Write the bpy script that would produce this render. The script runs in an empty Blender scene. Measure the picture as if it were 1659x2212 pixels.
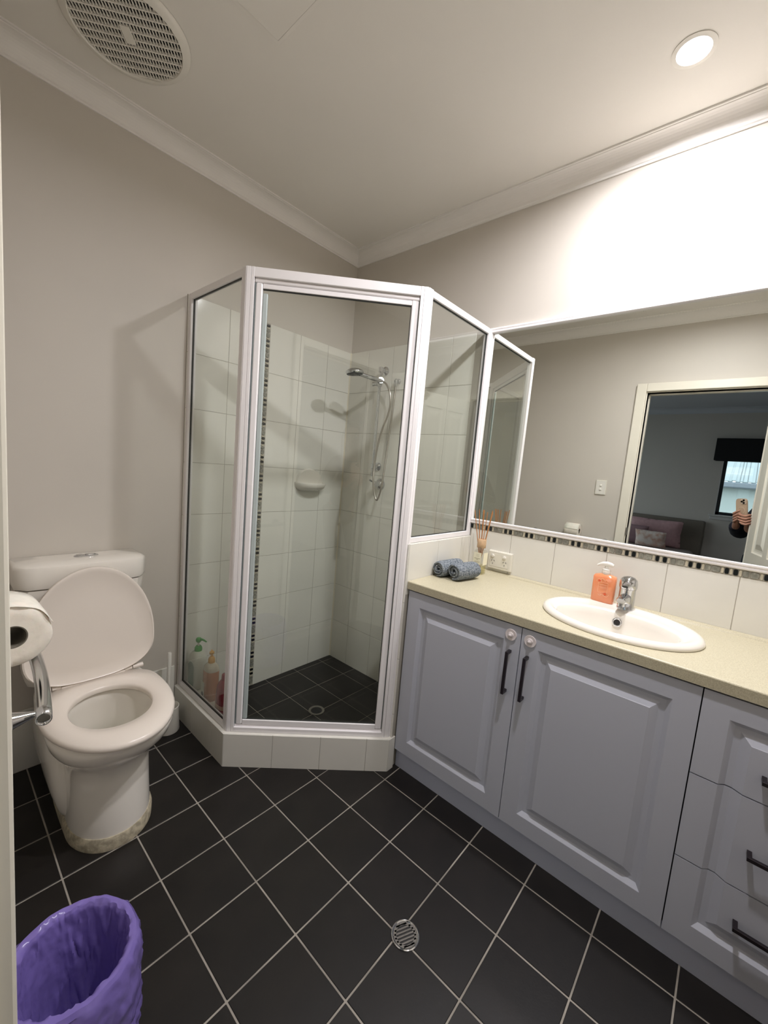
import bpy, bmesh, math, random
from mathutils import Vector, Matrix, noise
from math import sin, cos, pi, radians, sqrt
random.seed(7)
SC = bpy.context.scene
COL = SC.collection

# ------------------------------------------------------------------ camera
cam_d = bpy.data.cameras.new('camera'); cam = bpy.data.objects.new('camera', cam_d); COL.objects.link(cam)
CAMP = Vector((-1.8467, -1.9852, 1.3135))
CR = Vector((0.6587, -0.7470, 0.0844)); CF = Vector((0.7514, 0.6504, -0.1115))
CF.normalize(); CR = (CR - CF * CR.dot(CF)).normalized(); CU = CR.cross(CF)
M = Matrix((CR, CU, -CF)).transposed().to_4x4(); M.translation = CAMP
cam.matrix_world = M
cam_d.sensor_fit = 'HORIZONTAL'; cam_d.sensor_width = 36.0; cam_d.lens = 879.8 * 36.0 / 1659.0
cam_d.clip_start = 0.004; cam_d.clip_end = 100
SC.camera = cam

# ------------------------------------------------------------------ world: overcast daylight
W = bpy.data.worlds.new('overcast_sky'); SC.world = W; W.use_nodes = True
wn = W.node_tree; wn.nodes.clear()
wo = wn.nodes.new('ShaderNodeOutputWorld'); wb = wn.nodes.new('ShaderNodeBackground')
wb.inputs[0].default_value = (0.90, 0.965, 1.0, 1); wb.inputs[1].default_value = 2.8
wn.links.new(wb.outputs[0], wo.inputs[0])
LAMP_POS = (-0.317, -1.704); CEIL = 2.593
LAMP_WATTS = 16.4; LAMP_SPREAD = 168; LAMP_RGB = (1.0, 0.985, 1.04)
# daylight enters the bedroom through its window: sampling portal in the opening
pl = bpy.data.lights.new('window_portal', 'AREA'); pl.shape = 'RECTANGLE'; pl.size = 1.25; pl.size_y = 0.75
try: pl.cycles.is_portal = True
except Exception: pass
plo = bpy.data.objects.new('window_portal', pl); COL.objects.link(plo)
plo.location = (-5.66, -2.33, 1.5); plo.rotation_euler = (0, -pi / 2, 0)
pl2 = bpy.data.lights.new('added_window_portal', 'AREA'); pl2.shape = 'RECTANGLE'; pl2.size = 3.2; pl2.size_y = 2.2  # portal for the unseen north window, added to brighten the bedroom
try: pl2.cycles.is_portal = True
except Exception: pass
plo2 = bpy.data.objects.new('added_window_portal', pl2); COL.objects.link(plo2)
plo2.location = (-3.7, 1.42, 1.1); plo2.rotation_euler = (-pi / 2, 0, 0)
SC.view_settings.view_transform = 'Standard'; SC.view_settings.look = 'None'
SC.view_settings.gamma = 1.0; SC.view_settings.use_curve_mapping = False
SC.view_settings.exposure = 0.0

# ------------------------------------------------------------------ materials
def lin(c):
    return tuple(((v / 255) / 12.92 if v / 255 <= 0.04045 else ((v / 255 + 0.055) / 1.055) ** 2.4) for v in c)
MATS = {}
def mat(name, rgb, rough=0.5, metal=0.0, nz=None, bump=None, spec=0.5, trans=0.0, ior=1.45, coat=0.0, sss=0.0, rnd=0.0, rgb2=None, emis=None, alpha=1.0, rgh=None):
    """rgb in sRGB 0-255. nz=(scale, amount) colour mottling, rgb2 = second mottling colour, bump=(scale,strength,distance), rnd = per object brightness change"""
    m = bpy.data.materials.new(name); m.use_nodes = True; nt = m.node_tree
    b = nt.nodes['Principled BSDF']; c = lin(rgb)
    b.inputs['Base Color'].default_value = (*c, 1); b.inputs['Roughness'].default_value = rough
    b.inputs['Metallic'].default_value = metal; b.inputs['Specular IOR Level'].default_value = spec
    b.inputs['IOR'].default_value = ior; b.inputs['Transmission Weight'].default_value = trans
    b.inputs['Coat Weight'].default_value = coat; b.inputs['Subsurface Weight'].default_value = sss
    b.inputs['Alpha'].default_value = alpha
    if sss: b.inputs['Subsurface Scale'].default_value = 0.01
    tc = nt.nodes.new('ShaderNodeTexCoord')
    src = None
    if nz or rgb2:
        sc, am = nz or (30, 0.5)
        n = nt.nodes.new('ShaderNodeTexNoise'); n.inputs['Scale'].default_value = sc; n.inputs['Detail'].default_value = 4
        nt.links.new(tc.outputs['Object'], n.inputs['Vector'])
        mx = nt.nodes.new('ShaderNodeMix'); mx.data_type = 'RGBA'
        c2 = lin(rgb2) if rgb2 else tuple(v * (1 - am) for v in c)
        c1 = c if rgb2 else tuple(min(1, v * (1 + am)) for v in c)
        mx.inputs[6].default_value = (*c1, 1); mx.inputs[7].default_value = (*c2, 1)
        rp = nt.nodes.new('ShaderNodeValToRGB'); rp.color_ramp.elements[0].position = 0.38; rp.color_ramp.elements[1].position = 0.62
        nt.links.new(n.outputs['Fac'], rp.inputs[0]); nt.links.new(rp.outputs[0], mx.inputs[0])
        nt.links.new(mx.outputs[2], b.inputs['Base Color']); src = mx.outputs[2]
    if rnd:
        oi = nt.nodes.new('ShaderNodeObjectInfo'); hv = nt.nodes.new('ShaderNodeHueSaturation')
        ma = nt.nodes.new('ShaderNodeMapRange'); ma.inputs[3].default_value = 1 - rnd; ma.inputs[4].default_value = 1 + rnd
        nt.links.new(oi.outputs['Random'], ma.inputs[0]); nt.links.new(ma.outputs[0], hv.inputs['Value'])
        if src: nt.links.new(src, hv.inputs['Color'])
        else: hv.inputs['Color'].default_value = (*c, 1)
        nt.links.new(hv.outputs[0], b.inputs['Base Color'])
    if rgh:
        n3 = nt.nodes.new('ShaderNodeTexNoise'); n3.inputs['Scale'].default_value = rgh[0]
        mr = nt.nodes.new('ShaderNodeMapRange'); mr.inputs[3].default_value = rgh[1]; mr.inputs[4].default_value = rgh[2]
        nt.links.new(tc.outputs['Object'], n3.inputs['Vector']); nt.links.new(n3.outputs['Fac'], mr.inputs[0]); nt.links.new(mr.outputs[0], b.inputs['Roughness'])
    if bump:
        n2 = nt.nodes.new('ShaderNodeTexNoise'); n2.inputs['Scale'].default_value = bump[0]; n2.inputs['Detail'].default_value = 3
        bp = nt.nodes.new('ShaderNodeBump'); bp.inputs['Strength'].default_value = bump[1]
        bp.inputs['Distance'].default_value = bump[2] if len(bump) > 2 else 0.001
        nt.links.new(tc.outputs['Object'], n2.inputs['Vector']); nt.links.new(n2.outputs['Fac'], bp.inputs['Height'])
        nt.links.new(bp.outputs[0], b.inputs['Normal'])
    if emis:
        b.inputs['Emission Color'].default_value = (*lin(emis[0]), 1); b.inputs['Emission Strength'].default_value = emis[1]
    MATS[name] = m
    return m
def sheet_glass(name, tint):
    """clear sheet: tinted transparency under a Schlick reflection"""
    m = bpy.data.materials.new(name); m.use_nodes = True; nt = m.node_tree; nt.nodes.clear()
    o = nt.nodes.new('ShaderNodeOutputMaterial'); t = nt.nodes.new('ShaderNodeBsdfTransparent'); g = nt.nodes.new('ShaderNodeBsdfGlossy')
    t.inputs[0].default_value = (*tint, 1); g.inputs['Roughness'].default_value = 0.0; g.inputs[0].default_value = (1, 1, 1, 1)
    lw = nt.nodes.new('ShaderNodeLayerWeight'); lw.inputs[0].default_value = 0.5
    pw = nt.nodes.new('ShaderNodeMath'); pw.operation = 'POWER'; pw.inputs[1].default_value = 5
    ml = nt.nodes.new('ShaderNodeMath'); ml.operation = 'MULTIPLY_ADD'; ml.inputs[1].default_value = 0.95; ml.inputs[2].default_value = 0.043
    mx = nt.nodes.new('ShaderNodeMixShader')
    nt.links.new(lw.outputs['Facing'], pw.inputs[0]); nt.links.new(pw.outputs[0], ml.inputs[0]); nt.links.new(ml.outputs[0], mx.inputs[0])
    nt.links.new(t.outputs[0], mx.inputs[1]); nt.links.new(g.outputs[0], mx.inputs[2]); nt.links.new(mx.outputs[0], o.inputs[0])
    return m
WALL = mat('wall_paint', (206, 199, 188), 0.55, nz=(1.3, 0.02), bump=(220, 0.12, 0.0006))
CEILM = mat('ceiling_paint', (238, 234, 226), 0.7, nz=(1.0, 0.015), bump=(260, 0.1, 0.0005))
CORN = mat('cornice_paint', (240, 236, 230), 0.6)
GLOSSW = mat('door_enamel', (232, 226, 210), 0.25, bump=(60, 0.05, 0.0005))
TILEW = mat('white_wall_tile', (230, 227, 217), 0.12, nz=(6, 0.012), bump=(9, 0.06, 0.002), rnd=0.015)
GROUTW = mat('light_wall_grout', (176, 170, 158), 0.9)
GROUTF = mat('grey_floor_grout', (152, 145, 134), 0.9, nz=(8, 0.2))
TILEF = mat('charcoal_floor_tile', (28, 25, 23), 0.38, nz=(7, 0.2), bump=(180, 0.25, 0.0006), rnd=0.12, spec=0.45, rgh=(5, 0.3, 0.5))
BLACKM = mat('mosaic_black', (26, 30, 30), 0.2)
CREAMM = mat('mosaic_cream', (196, 188, 166), 0.35, rnd=0.06)
GREYM = mat('mosaic_grey_glass', (140, 139, 128), 0.12, rnd=0.22, nz=(90, 0.2))
ALU = mat('white_powdercoat', (244, 240, 239), 0.3, spec=0.6)
SEAL = mat('translucent_seal', (188, 198, 196), 0.3)
DARKGAP = mat('dark_seal', (40, 42, 38), 0.6)
SGLASS = sheet_glass('shower_glass', (0.955, 0.972, 0.957))
WGLASS = sheet_glass('window_glass', (0.93, 0.97, 0.98))
BGLASS = sheet_glass('bottle_glass', (0.95, 0.95, 0.92))
CHROME = mat('chrome', (205, 206, 208), 0.11, metal=1.0)
CHROMED = mat('dark_rubber', (38, 38, 40), 0.5)
HOSE = mat('steel_hose', (172, 166, 156), 0.3, metal=0.9)
STEEL = mat('brushed_steel', (150, 146, 140), 0.35, metal=1.0)
CAB = mat('blue_grey_lacquer', (196, 198, 208), 0.32, spec=0.5, bump=(300, 0.03, 0.0003))
CABIN = mat('cabinet_shadow_gap', (60, 60, 66), 0.7)
HANDLE = mat('dark_handle', (62, 56, 60), 0.35, metal=0.7)
DISC = mat('pink_white_plastic', (236, 226, 224), 0.35)
BENCH = mat('speckled_cream_laminate', (205, 197, 170), 0.35, nz=(420, 0.5), rgb2=(184, 175, 147), bump=(500, 0.1, 0.0004))
BENCHF = mat('speckled_laminate_edge', (190, 180, 146), 0.35, nz=(420, 0.5), rgb2=(164, 154, 122), bump=(500, 0.1, 0.0004))
CERAM = mat('white_vitreous_china', (236, 230, 219), 0.1, spec=0.6, coat=0.3)
SEATP = mat('white_seat_plastic', (232, 222, 210), 0.22, spec=0.5)
CEMENT = mat('stained_cement_bedding', (176, 166, 142), 0.9, nz=(50, 0.25), bump=(90, 0.5, 0.002))
WATER = sheet_glass('water_surface', (0.92, 0.95, 0.93))
PAPER = mat('toilet_paper', (236, 228, 214), 0.95, nz=(60, 0.03), bump=(150, 0.3, 0.001), sss=0.1)
CARD = mat('grey_card_core', (112, 106, 94), 0.9)
PLASW = mat('white_plastic', (232, 228, 218), 0.35)
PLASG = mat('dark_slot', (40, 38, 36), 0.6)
SWITCHG = mat('ivory_plastic', (228, 224, 210), 0.35)
PURPLE = mat('purple_plastic_film', (122, 106, 176), 0.26, spec=0.7, nz=(6, 0.10), bump=(13, 0.6, 0.014))
BINM = mat('dark_bin_plastic', (50, 48, 62), 0.5)
TOWEL = mat('slate_blue_terry', (150, 156, 160), 0.95, nz=(150, 0.3), rgb2=(98, 106, 114), bump=(170, 1.0, 0.008), spec=0.1)
WOOD = mat('pale_turned_wood', (206, 172, 134), 0.5, nz=(60, 0.08))
REED = mat('amber_reed', (184, 122, 66), 0.6)
OIL = sheet_glass('fragrance_oil', (0.93, 0.90, 0.70))
LABEL = mat('cream_paper_label', (240, 234, 206), 0.6)
LABELT = mat('label_print', (176, 166, 138), 0.7)
SOAPO = mat('orange_hand_soap', (236, 150, 104), 0.08, spec=0.6, coat=0.5, sss=0.3)
SOAPL = mat('orange_label_print', (248, 196, 160), 0.4)
SOAPR = mat('coral_label_flower', (226, 98, 58), 0.4)
CLEARP = mat('frosted_clear_plastic', (226, 214, 200), 0.2, spec=0.6)
BOTW = mat('white_bottle_plastic', (206, 206, 192), 0.3)
BOTG = mat('green_pump_plastic', (62, 160, 66), 0.3)
BOTGL = mat('dark_green_label', (52, 92, 56), 0.4)
BOTO = mat('apricot_body_wash', (196, 132, 92), 0.15, coat=0.4)
BOTOC = mat('amber_pump_plastic', (214, 160, 74), 0.3)
BOTCL = mat('clear_shoulder_plastic', (190, 180, 160), 0.15)
BOTR = mat('crimson_bottle', (150, 26, 50), 0.2, coat=0.3)
BOTRL = mat('dark_red_band', (190, 150, 130), 0.4)
BLACKP = mat('black_bottle_print', (50, 46, 44), 0.5)
BWALL = mat('bedroom_wall_paint', (206, 200, 196), 0.8)
BCEIL = mat('bedroom_ceiling_paint', (205, 208, 218), 0.8)
CARPET = mat('grey_carpet', (120, 114, 108), 1.0, nz=(200, 0.2), bump=(300, 0.6, 0.004))
BOUCLE = mat('taupe_headboard_fabric', (128, 120, 112), 0.95, nz=(250, 0.1), bump=(300, 0.5, 0.002))
PILLP = mat('dusty_pink_cotton', (196, 158, 164), 0.9, nz=(30, 0.05), bump=(40, 0.3, 0.004))
PILLF = mat('floral_white_cotton', (222, 210, 206), 0.9, nz=(16, 0.5), rgb2=(200, 164, 150))
PILLS = mat('mauve_striped_cotton', (150, 122, 130), 0.9, bump=(30, 0.3, 0.004))
SHEET = mat('pale_bed_cover', (176, 164, 160), 0.9, bump=(12, 0.4, 0.01))
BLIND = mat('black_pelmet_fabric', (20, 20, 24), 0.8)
WFRAME = mat('dark_navy_window_frame', (30, 40, 50), 0.4)
SILLM = mat('white_gloss_sill', (206, 204, 206), 0.35)
RENDERW = mat('white_house_render', (186, 198, 200), 0.8)
ROOFM = mat('pale_corrugated_steel', (146, 162, 170), 0.4)
GUTM = mat('grey_gutter_steel', (132, 142, 154), 0.4)
HWIN = mat('far_window_blind', (120, 132, 148), 0.5)
GROUND = mat('outside_paving', (120, 120, 112), 0.9)
SKIN = mat('person_skin', (182, 134, 112), 0.5, sss=0.1)
HAIR = mat('dark_hair', (44, 32, 26), 0.6)
NAVY = mat('navy_black_knit', (22, 24, 36), 0.9, bump=(120, 0.4, 0.002))
DENIM = mat('dark_trousers', (28, 30, 44), 0.9)
PCASE = mat('tan_phone_case', (190, 164, 138), 0.35)
PCLEAR = mat('phone_case_ring', (208, 188, 166), 0.3)
LENSM = mat('camera_lens_black', (12, 12, 14), 0.1)
SCREEN = mat('phone_screen_glass', (20, 20, 22), 0.1)
EYEW = mat('eye_white', (230, 226, 222), 0.3)
LIPS = mat('lips', (170, 98, 92), 0.5)

# mirror and lamp
m = bpy.data.materials.new('silvered_mirror'); m.use_nodes = True
b = m.node_tree.nodes['Principled BSDF']; b.inputs['Base Color'].default_value = (0.83, 0.85, 0.81, 1)
b.inputs['Metallic'].default_value = 1; b.inputs['Roughness'].default_value = 0.0
MIRROR = m
m = bpy.data.materials.new('lit_diffuser'); m.use_nodes = True; nt = m.node_tree; nt.nodes.clear()
o = nt.nodes.new('ShaderNodeOutputMaterial'); e = nt.nodes.new('ShaderNodeEmission')
e.inputs[0].default_value = (*LAMP_RGB, 1); e.inputs[1].default_value = 12.0
nt.links.new(e.outputs[0], o.inputs[0]); LAMPM = m

# ------------------------------------------------------------------ helpers
def base_of(p):
    v = Vector((0, 0, 0))
    while p is not None:
        v += p.location; p = p.parent
    return v
def obj(name, bm, m, parent=None, smooth=False, **props):
    """links bm (world coordinates) as one mesh object under parent"""
    if parent is not None: bmesh.ops.translate(bm, vec=-base_of(parent), verts=bm.verts)
    bmesh.ops.recalc_face_normals(bm, faces=bm.faces)
    me = bpy.data.meshes.new(name); bm.to_mesh(me); bm.free()
    if m is not None: me.materials.append(m)
    if smooth:
        me.shade_smooth()
        try: me.set_sharp_from_angle(angle=radians(smooth if smooth is not True else 50))
        except Exception: pass
    o = bpy.data.objects.new(name, me); COL.objects.link(o); o.parent = parent
    for k, v in props.items(): o[k] = v
    return o
def thing(name, label, cat, loc=(0, 0, 0), group=None):
    o = bpy.data.objects.new(name, None); COL.objects.link(o); o.location = loc; o.empty_display_size = 0.05
    o['label'] = label; o['category'] = cat
    if group: o['group'] = group
    return o
def struct(name, loc=(0, 0, 0)):
    o = bpy.data.objects.new(name, None); COL.objects.link(o); o.location = loc; o['kind'] = 'structure'; o.empty_display_size = 0.05
    return o
def B(): return bmesh.new()
def box(bm, x0, x1, y0, y1, z0, z1, bev=0.0, seg=2, mtx=None):
    x0, x1 = sorted((x0, x1)); y0, y1 = sorted((y0, y1)); z0, z1 = sorted((z0, z1))
    t = bmesh.new()
    vs = [t.verts.new((x, y, z)) for x in (x0, x1) for y in (y0, y1) for z in (z0, z1)]
    for f in ((0, 1, 3, 2), (4, 6, 7, 5), (0, 4, 5, 1), (2, 3, 7, 6), (0, 2, 6, 4), (1, 5, 7, 3)): t.faces.new([vs[i] for i in f])
    if bev: bmesh.ops.bevel(t, geom=list(t.edges), offset=bev, segments=seg, affect='EDGES', profile=0.5)
    if mtx is not None: bmesh.ops.transform(t, matrix=mtx, verts=t.verts)
    merge(bm, t); return bm
def merge(bm, t):
    t.verts.ensure_lookup_table(); mp = {}
    for v in t.verts: mp[v] = bm.verts.new(v.co)
    for f in t.faces:
        try: bm.faces.new([mp[v] for v in f.verts])
        except ValueError: pass
    t.free()
def prism(bm, pts, z0, z1, bev=0.0, mtx=None):
    t = bmesh.new()
    a = [t.verts.new((p[0], p[1], z0)) for p in pts]; c = [t.verts.new((p[0], p[1], z1)) for p in pts]; n = len(pts)
    t.faces.new(a[::-1]); t.faces.new(c)
    for i in range(n): t.faces.new((a[i], a[(i + 1) % n], c[(i + 1) % n], c[i]))
    if bev: bmesh.ops.bevel(t, geom=list(t.edges), offset=bev, segments=1, affect='EDGES')
    if mtx is not None: bmesh.ops.transform(t, matrix=mtx, verts=t.verts)
    merge(bm, t); return bm
def loft(bm, rings, cap0=True, cap1=True, closed=False):
    R = [[bm.verts.new(p) for p in r] for r in rings]; n = len(R[0])
    k = len(R)
    for i in range(k if closed else k - 1):
        a = R[i]; c = R[(i + 1) % k]
        for j in range(n): bm.faces.new((a[j], a[(j + 1) % n], c[(j + 1) % n], c[j]))
    if cap0 and not closed: bm.faces.new(R[0][::-1])
    if cap1 and not closed: bm.faces.new(R[-1])
    return bm
def frame(ax):
    ax = Vector(ax).normalized(); u = ax.cross(Vector((0, 0, 1)))
    if u.length < 1e-3: u = ax.cross(Vector((0, 1, 0)))
    u.normalize(); return ax, u, ax.cross(u)
def lathe(bm, prof, o, ax=(0, 0, 1), n=32, cap0=True, cap1=True, closed=False):
    """prof: (radius, distance along ax)"""
    ax, u, v = frame(ax); o = Vector(o)
    rings = [[o + ax * h + (u * cos(2 * pi * j / n) + v * sin(2 * pi * j / n)) * max(r, 1e-5) for j in range(n)] for r, h in prof]
    return loft(bm, rings, cap0, cap1, closed)
def cyl(bm, a, c, r, r2=None, n=16):
    a = Vector(a); c = Vector(c); L = (c - a).length
    return lathe(bm, [(r, 0), (r if r2 is None else r2, L)], a, c - a, n)
def tube(bm, pts, r, n=10, cap=True):
    P = [Vector(p) for p in pts]; rings = []; u = None
    for i, p in enumerate(P):
        t = (P[min(i + 1, len(P) - 1)] - P[max(i - 1, 0)]).normalized()
        if u is None: _, u, _ = frame(t)
        else: u = (u - t * u.dot(t)).normalized()
        v = t.cross(u); rr = r[i] if isinstance(r, (list, tuple)) else r
        rings.append([p + (u * cos(2 * pi * j / n) + v * sin(2 * pi * j / n)) * rr for j in range(n)])
    return loft(bm, rings, cap, cap)
def spline(P, k=8):
    P = [Vector(p) for p in P]; out = []
    Q = [P[0] * 2 - P[1]] + P + [P[-1] * 2 - P[-2]]
    for i in range(1, len(Q) - 2):
        for j in range(k):
            t = j / k; a, b_, c, d = Q[i - 1], Q[i], Q[i + 1], Q[i + 2]
            out.append(0.5 * ((2 * b_) + (c - a) * t + (2 * a - 5 * b_ + 4 * c - d) * t * t + (3 * b_ - a - 3 * c + d) * t ** 3))
    out.append(P[-1]); return out
def clip(poly, nx, ny, d):
    """keep the part of the polygon with nx*x+ny*y <= d"""
    out = []
    for i in range(len(poly)):
        a = poly[i]; c = poly[(i + 1) % len(poly)]
        da = nx * a[0] + ny * a[1] - d; dc = nx * c[0] + ny * c[1] - d
        if da <= 0: out.append(a)
        if (da < 0 < dc) or (dc < 0 < da):
            t = da / (da - dc); out.append((a[0] + (c[0] - a[0]) * t, a[1] + (c[1] - a[1]) * t))
    return out
def area(p): return abs(sum(p[i][0] * p[(i + 1) % len(p)][1] - p[(i + 1) % len(p)][0] * p[i][1] for i in range(len(p)))) / 2
MC = {}
def tile_box(name, sx, sy, sz, m, parent, c, key=None, bev=0.0012):
    """one tile: box with softened edges, mesh shared between tiles of one size"""
    k = (round(sx, 4), round(sy, 4), round(sz, 4), m.name)
    if k not in MC:
        bm = B(); box(bm, -sx / 2, sx / 2, -sy / 2, sy / 2, -sz / 2, sz / 2, bev, 1)
        me = bpy.data.meshes.new(name); bmesh.ops.recalc_face_normals(bm, faces=bm.faces); bm.to_mesh(me); bm.free(); me.materials.append(m); MC[k] = me
    o = bpy.data.objects.new(name, MC[k]); COL.objects.link(o); o.parent = parent; o.location = Vector(c) - base_of(parent)
    return o

# ================================================================== ROOM SHELL
XW = -1.80; YS = -2.85; WT = 0.11; DY0, DY1, DZ = -1.342, -2.052, 2.05     # door wall, south wall, opening
KL = (-1.037, -0.503); KR = (-0.541, -0.998)                               # outer corners of the shower kerb
# walls
bm = B(); box(bm, -1.91, 0.10, 0, 0.10, -0.03, CEIL + 0.05); wall_back = obj('wall_back', bm, WALL, kind='structure')
bm = B(); box(bm, 0, 0.10, YS - 0.1, 0, -0.03, CEIL + 0.05); wall_right = obj('wall_right', bm, WALL, kind='structure')
bm = B(); box(bm, -1.91, 0.0, YS - 0.1, YS, -0.03, CEIL + 0.05); wall_front = obj('wall_front', bm, WALL, kind='structure')
bm = B()
box(bm, XW - WT, XW, DY0 + 0.0, 0, -0.03, CEIL + 0.05); box(bm, XW - WT, XW, YS, DY1, -0.03, CEIL + 0.05)
box(bm, XW - WT, XW, DY1, DY0, DZ, CEIL + 0.05); wall_left = obj('wall_left', bm, WALL, kind='structure')
bm = B(); box(bm, -1.91, 0.1, YS - 0.1, 0.1, CEIL, CEIL + 0.08); ceiling = obj('ceiling', bm, CEILM, kind='structure')
# coved cornice on four sides
def cornice(name, a, c, inward, zc, m, s=0.070, parent=None):
    """a->c along the wall at ceiling height, inward = unit normal into the room"""
    a = Vector(a); c = Vector(c); iv = Vector(inward); dn = Vector((0, 0, -1))
    prof = [(0, 0), (0, s), (0.006, s), (0.006, s - 0.007)]
    for k in range(9):
        t = k / 8 * pi / 2
        prof.append((0.010 + (s - 0.018) * (1 - cos(t)), s - 0.010 - (s - 0.018) * sin(t)))
    prof += [(s - 0.007, 0.006), (s, 0.006), (s, 0)]
    bm = B(); rings = []
    for p, sg in ((a, 1), (c, -1)):
        dirv = (c - a).normalized() * sg
        rings.append([p + iv * x + dn * z + dirv * x for x, z in prof])
    loft(bm, rings); return obj(name, bm, m, parent, kind='structure')
cornice('trim_1', (XW, 0, CEIL), (0, 0, CEIL), (0, -1, 0), CEIL, CORN)
cornice('trim_2', (0, 0, CEIL), (0, YS, CEIL), (-1, 0, 0), CEIL, CORN)
cornice('trim_3', (XW, YS, CEIL), (XW, 0, CEIL), (1, 0, 0), CEIL, CORN)
cornice('trim_4', (0, YS, CEIL), (XW, YS, CEIL), (0, 1, 0), CEIL, CORN)

# floor: slab, grout bed and one object per tile
PITCH = 0.203; GX = -0.5798; GY = -1.0202; TS = 0.1985
fl = B(); box(fl, -1.91, 0.1, YS - 0.1, 0.1, -0.08, -0.03)
KP = [(-1, 0, 0.985), (-0.7062, -0.7080, 1.0885 - 0.055), (0, -1, 0.945)]       # outward normals (nx,ny) and offset of the kerb centre line
def kdist(x, y): return [nx * x + ny * y - d for nx, ny, d in KP]
full, cut = [], []
for i in range(-8, 5):
    for j in range(-10, 7):
        x0 = GX + i * PITCH; y0 = GY + j * PITCH
        def cell(s):
            g = (PITCH - s) / 2
            p = [(x0 + g, y0 + g), (x0 + PITCH - g, y0 + g), (x0 + PITCH - g, y0 + PITCH - g), (x0 + g, y0 + PITCH - g)]
            A0 = area(p)
            for nx, ny, d in ((1, 0, 0.0), (-1, 0, 1.8), (0, 1, 0.0), (0, -1, 2.85)):
                if p: p = clip(p, nx, ny, d)
            if len(p) < 3: return None, False
            if all(max(kdist(*q)) <= 0 for q in p): return None, False
            if any(max(kdist(*q)) < 0 for q in p):
                cx = x0 + PITCH / 2; cy = y0 + PITCH / 2
                ds = kdist(cx, cy); k = ds.index(max(ds)); nx, ny, d = KP[k]; p = clip(p, -nx, -ny, -d)
            return (p, abs(area(p) - A0) < 1e-7) if len(p) > 2 else (None, False)
        g, _ = cell(PITCH)
        if g and area(g) > 1e-5: prism(fl, g, -0.032, -0.0016)
        p, ok = cell(TS)
        if p and area(p) > 1e-4: (full if ok else cut).append((x0, y0, p))
# sunken shower floor grout bed (kept inside the kerb)
SH = [(-1.0, 0), (-1.0, -0.50), (-0.545, -0.955), (0, -0.955), (0, 0)]
prism(fl, [(-0.99, 0), (-0.99, -0.50), (-0.545, -0.945), (0, -0.945), (0, 0)][::-1], -0.032, -0.0116)
floor = obj('floor', fl, GROUTF, kind='structure')
for x0, y0, p in full: tile_box('floor_tile', TS, TS, 0.012, TILEF, floor, (x0 + PITCH / 2, y0 + PITCH / 2, -0.006))
for x0, y0, p in cut:
    bm = B(); prism(bm, p, -0.012, 0.0); obj('floor_tile', bm, TILEF, floor)
for i in range(-5, 1):
    for j in range(-5, 1):
        x0 = -0.108 + i * PITCH; y0 = -0.0505 + j * PITCH
        g = (PITCH - TS) / 2
        p = [(x0 + g, y0 + g), (x0 + PITCH - g, y0 + g), (x0 + PITCH - g, y0 + PITCH - g), (x0 + g, y0 + PITCH - g)]
        for nx, ny, d in ((1, 0, -0.009), (0, 1, -0.009), (-1, 0, 0.97), (0, -1, 0.93), (-0.7062, -0.7080, 1.02)):
            if len(p) > 2: p = clip(p, nx, ny, d)
        if len(p) > 2 and area(p) > 1e-4:
            bm = B(); prism(bm, p, -0.022, -0.0100); obj('floor_tile', bm, TILEF, floor)

# wall tiles ------------------------------------------------------
TT = 0.008                                                                     # tile thickness, grout 1.2 mm behind the face
ROWS = [0.0] + [0.2507 * k for k in range(1, 9)]
def tiles_y0(parent, xs, zs, y=0.0, g=0.0022):
    for a, c in zip(xs[:-1], xs[1:]):
        for z0, z1 in zip(zs[:-1], zs[1:]):
            tile_box('wall_tile', abs(c - a) - g, TT, z1 - z0 - g, TILEW, parent, ((a + c) / 2, y - TT / 2, (z0 + z1) / 2), bev=0.0008)
def tiles_x0(parent, ys, zs, x=0.0, g=0.0022, name='wall_tile'):
    for a, c in zip(ys[:-1], ys[1:]):
        for z0, z1 in zip(zs[:-1], zs[1:]):
            tile_box(name, TT, abs(c - a) - g, z1 - z0 - g, TILEW, parent, (x - TT / 2, (a + c) / 2, (z0 + z1) / 2), bev=0.0008)
ROWS8 = [-0.012] + ROWS[1:]
tiles_y0(wall_back, [-1.025, -0.823, -0.6235], ROWS8); tiles_y0(wall_back, [-0.5985, -0.400, -0.199, -TT], ROWS8)
bm = B(); box(bm, -1.025, 0, -TT + 0.0012, 0, -0.02, 2.005); obj('tile_grout', bm, GROUTW, wall_back)
tiles_x0(wall_right, [-TT, -0.165, -0.365, -0.565, -0.765, -0.9], ROWS8)
bm = B(); box(bm, -TT + 0.0012, 0, -0.98, 0, -0.02, 2.005); obj('tile_grout', bm, GROUTW, wall_right)
# silicone bead in the corner
bm = B(); prism(bm, [(-TT, -TT), (-TT - 0.006, -TT), (-TT, -TT - 0.006)], -0.01, 2.005); obj('corner_sealant', bm, mat('white_sealant', (226, 218, 196), 0.5), wall_back)
# splashback above the worktop, tile faces a little proud
ZB = 0.846
SPY = [-0.990, -1.202, -1.404, -1.610, -1.815, -2.020, -2.223, -2.426]
tiles_x0(wall_right, SPY, [ZB + 0.004, 1.042], x=-0.004, name='splashback_tile')
bm = B(); box(bm, -0.0108, 0, -0.985, -2.426, 0.80, 1.067); obj('splashback_grout', bm, GROUTW, wall_right)
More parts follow.
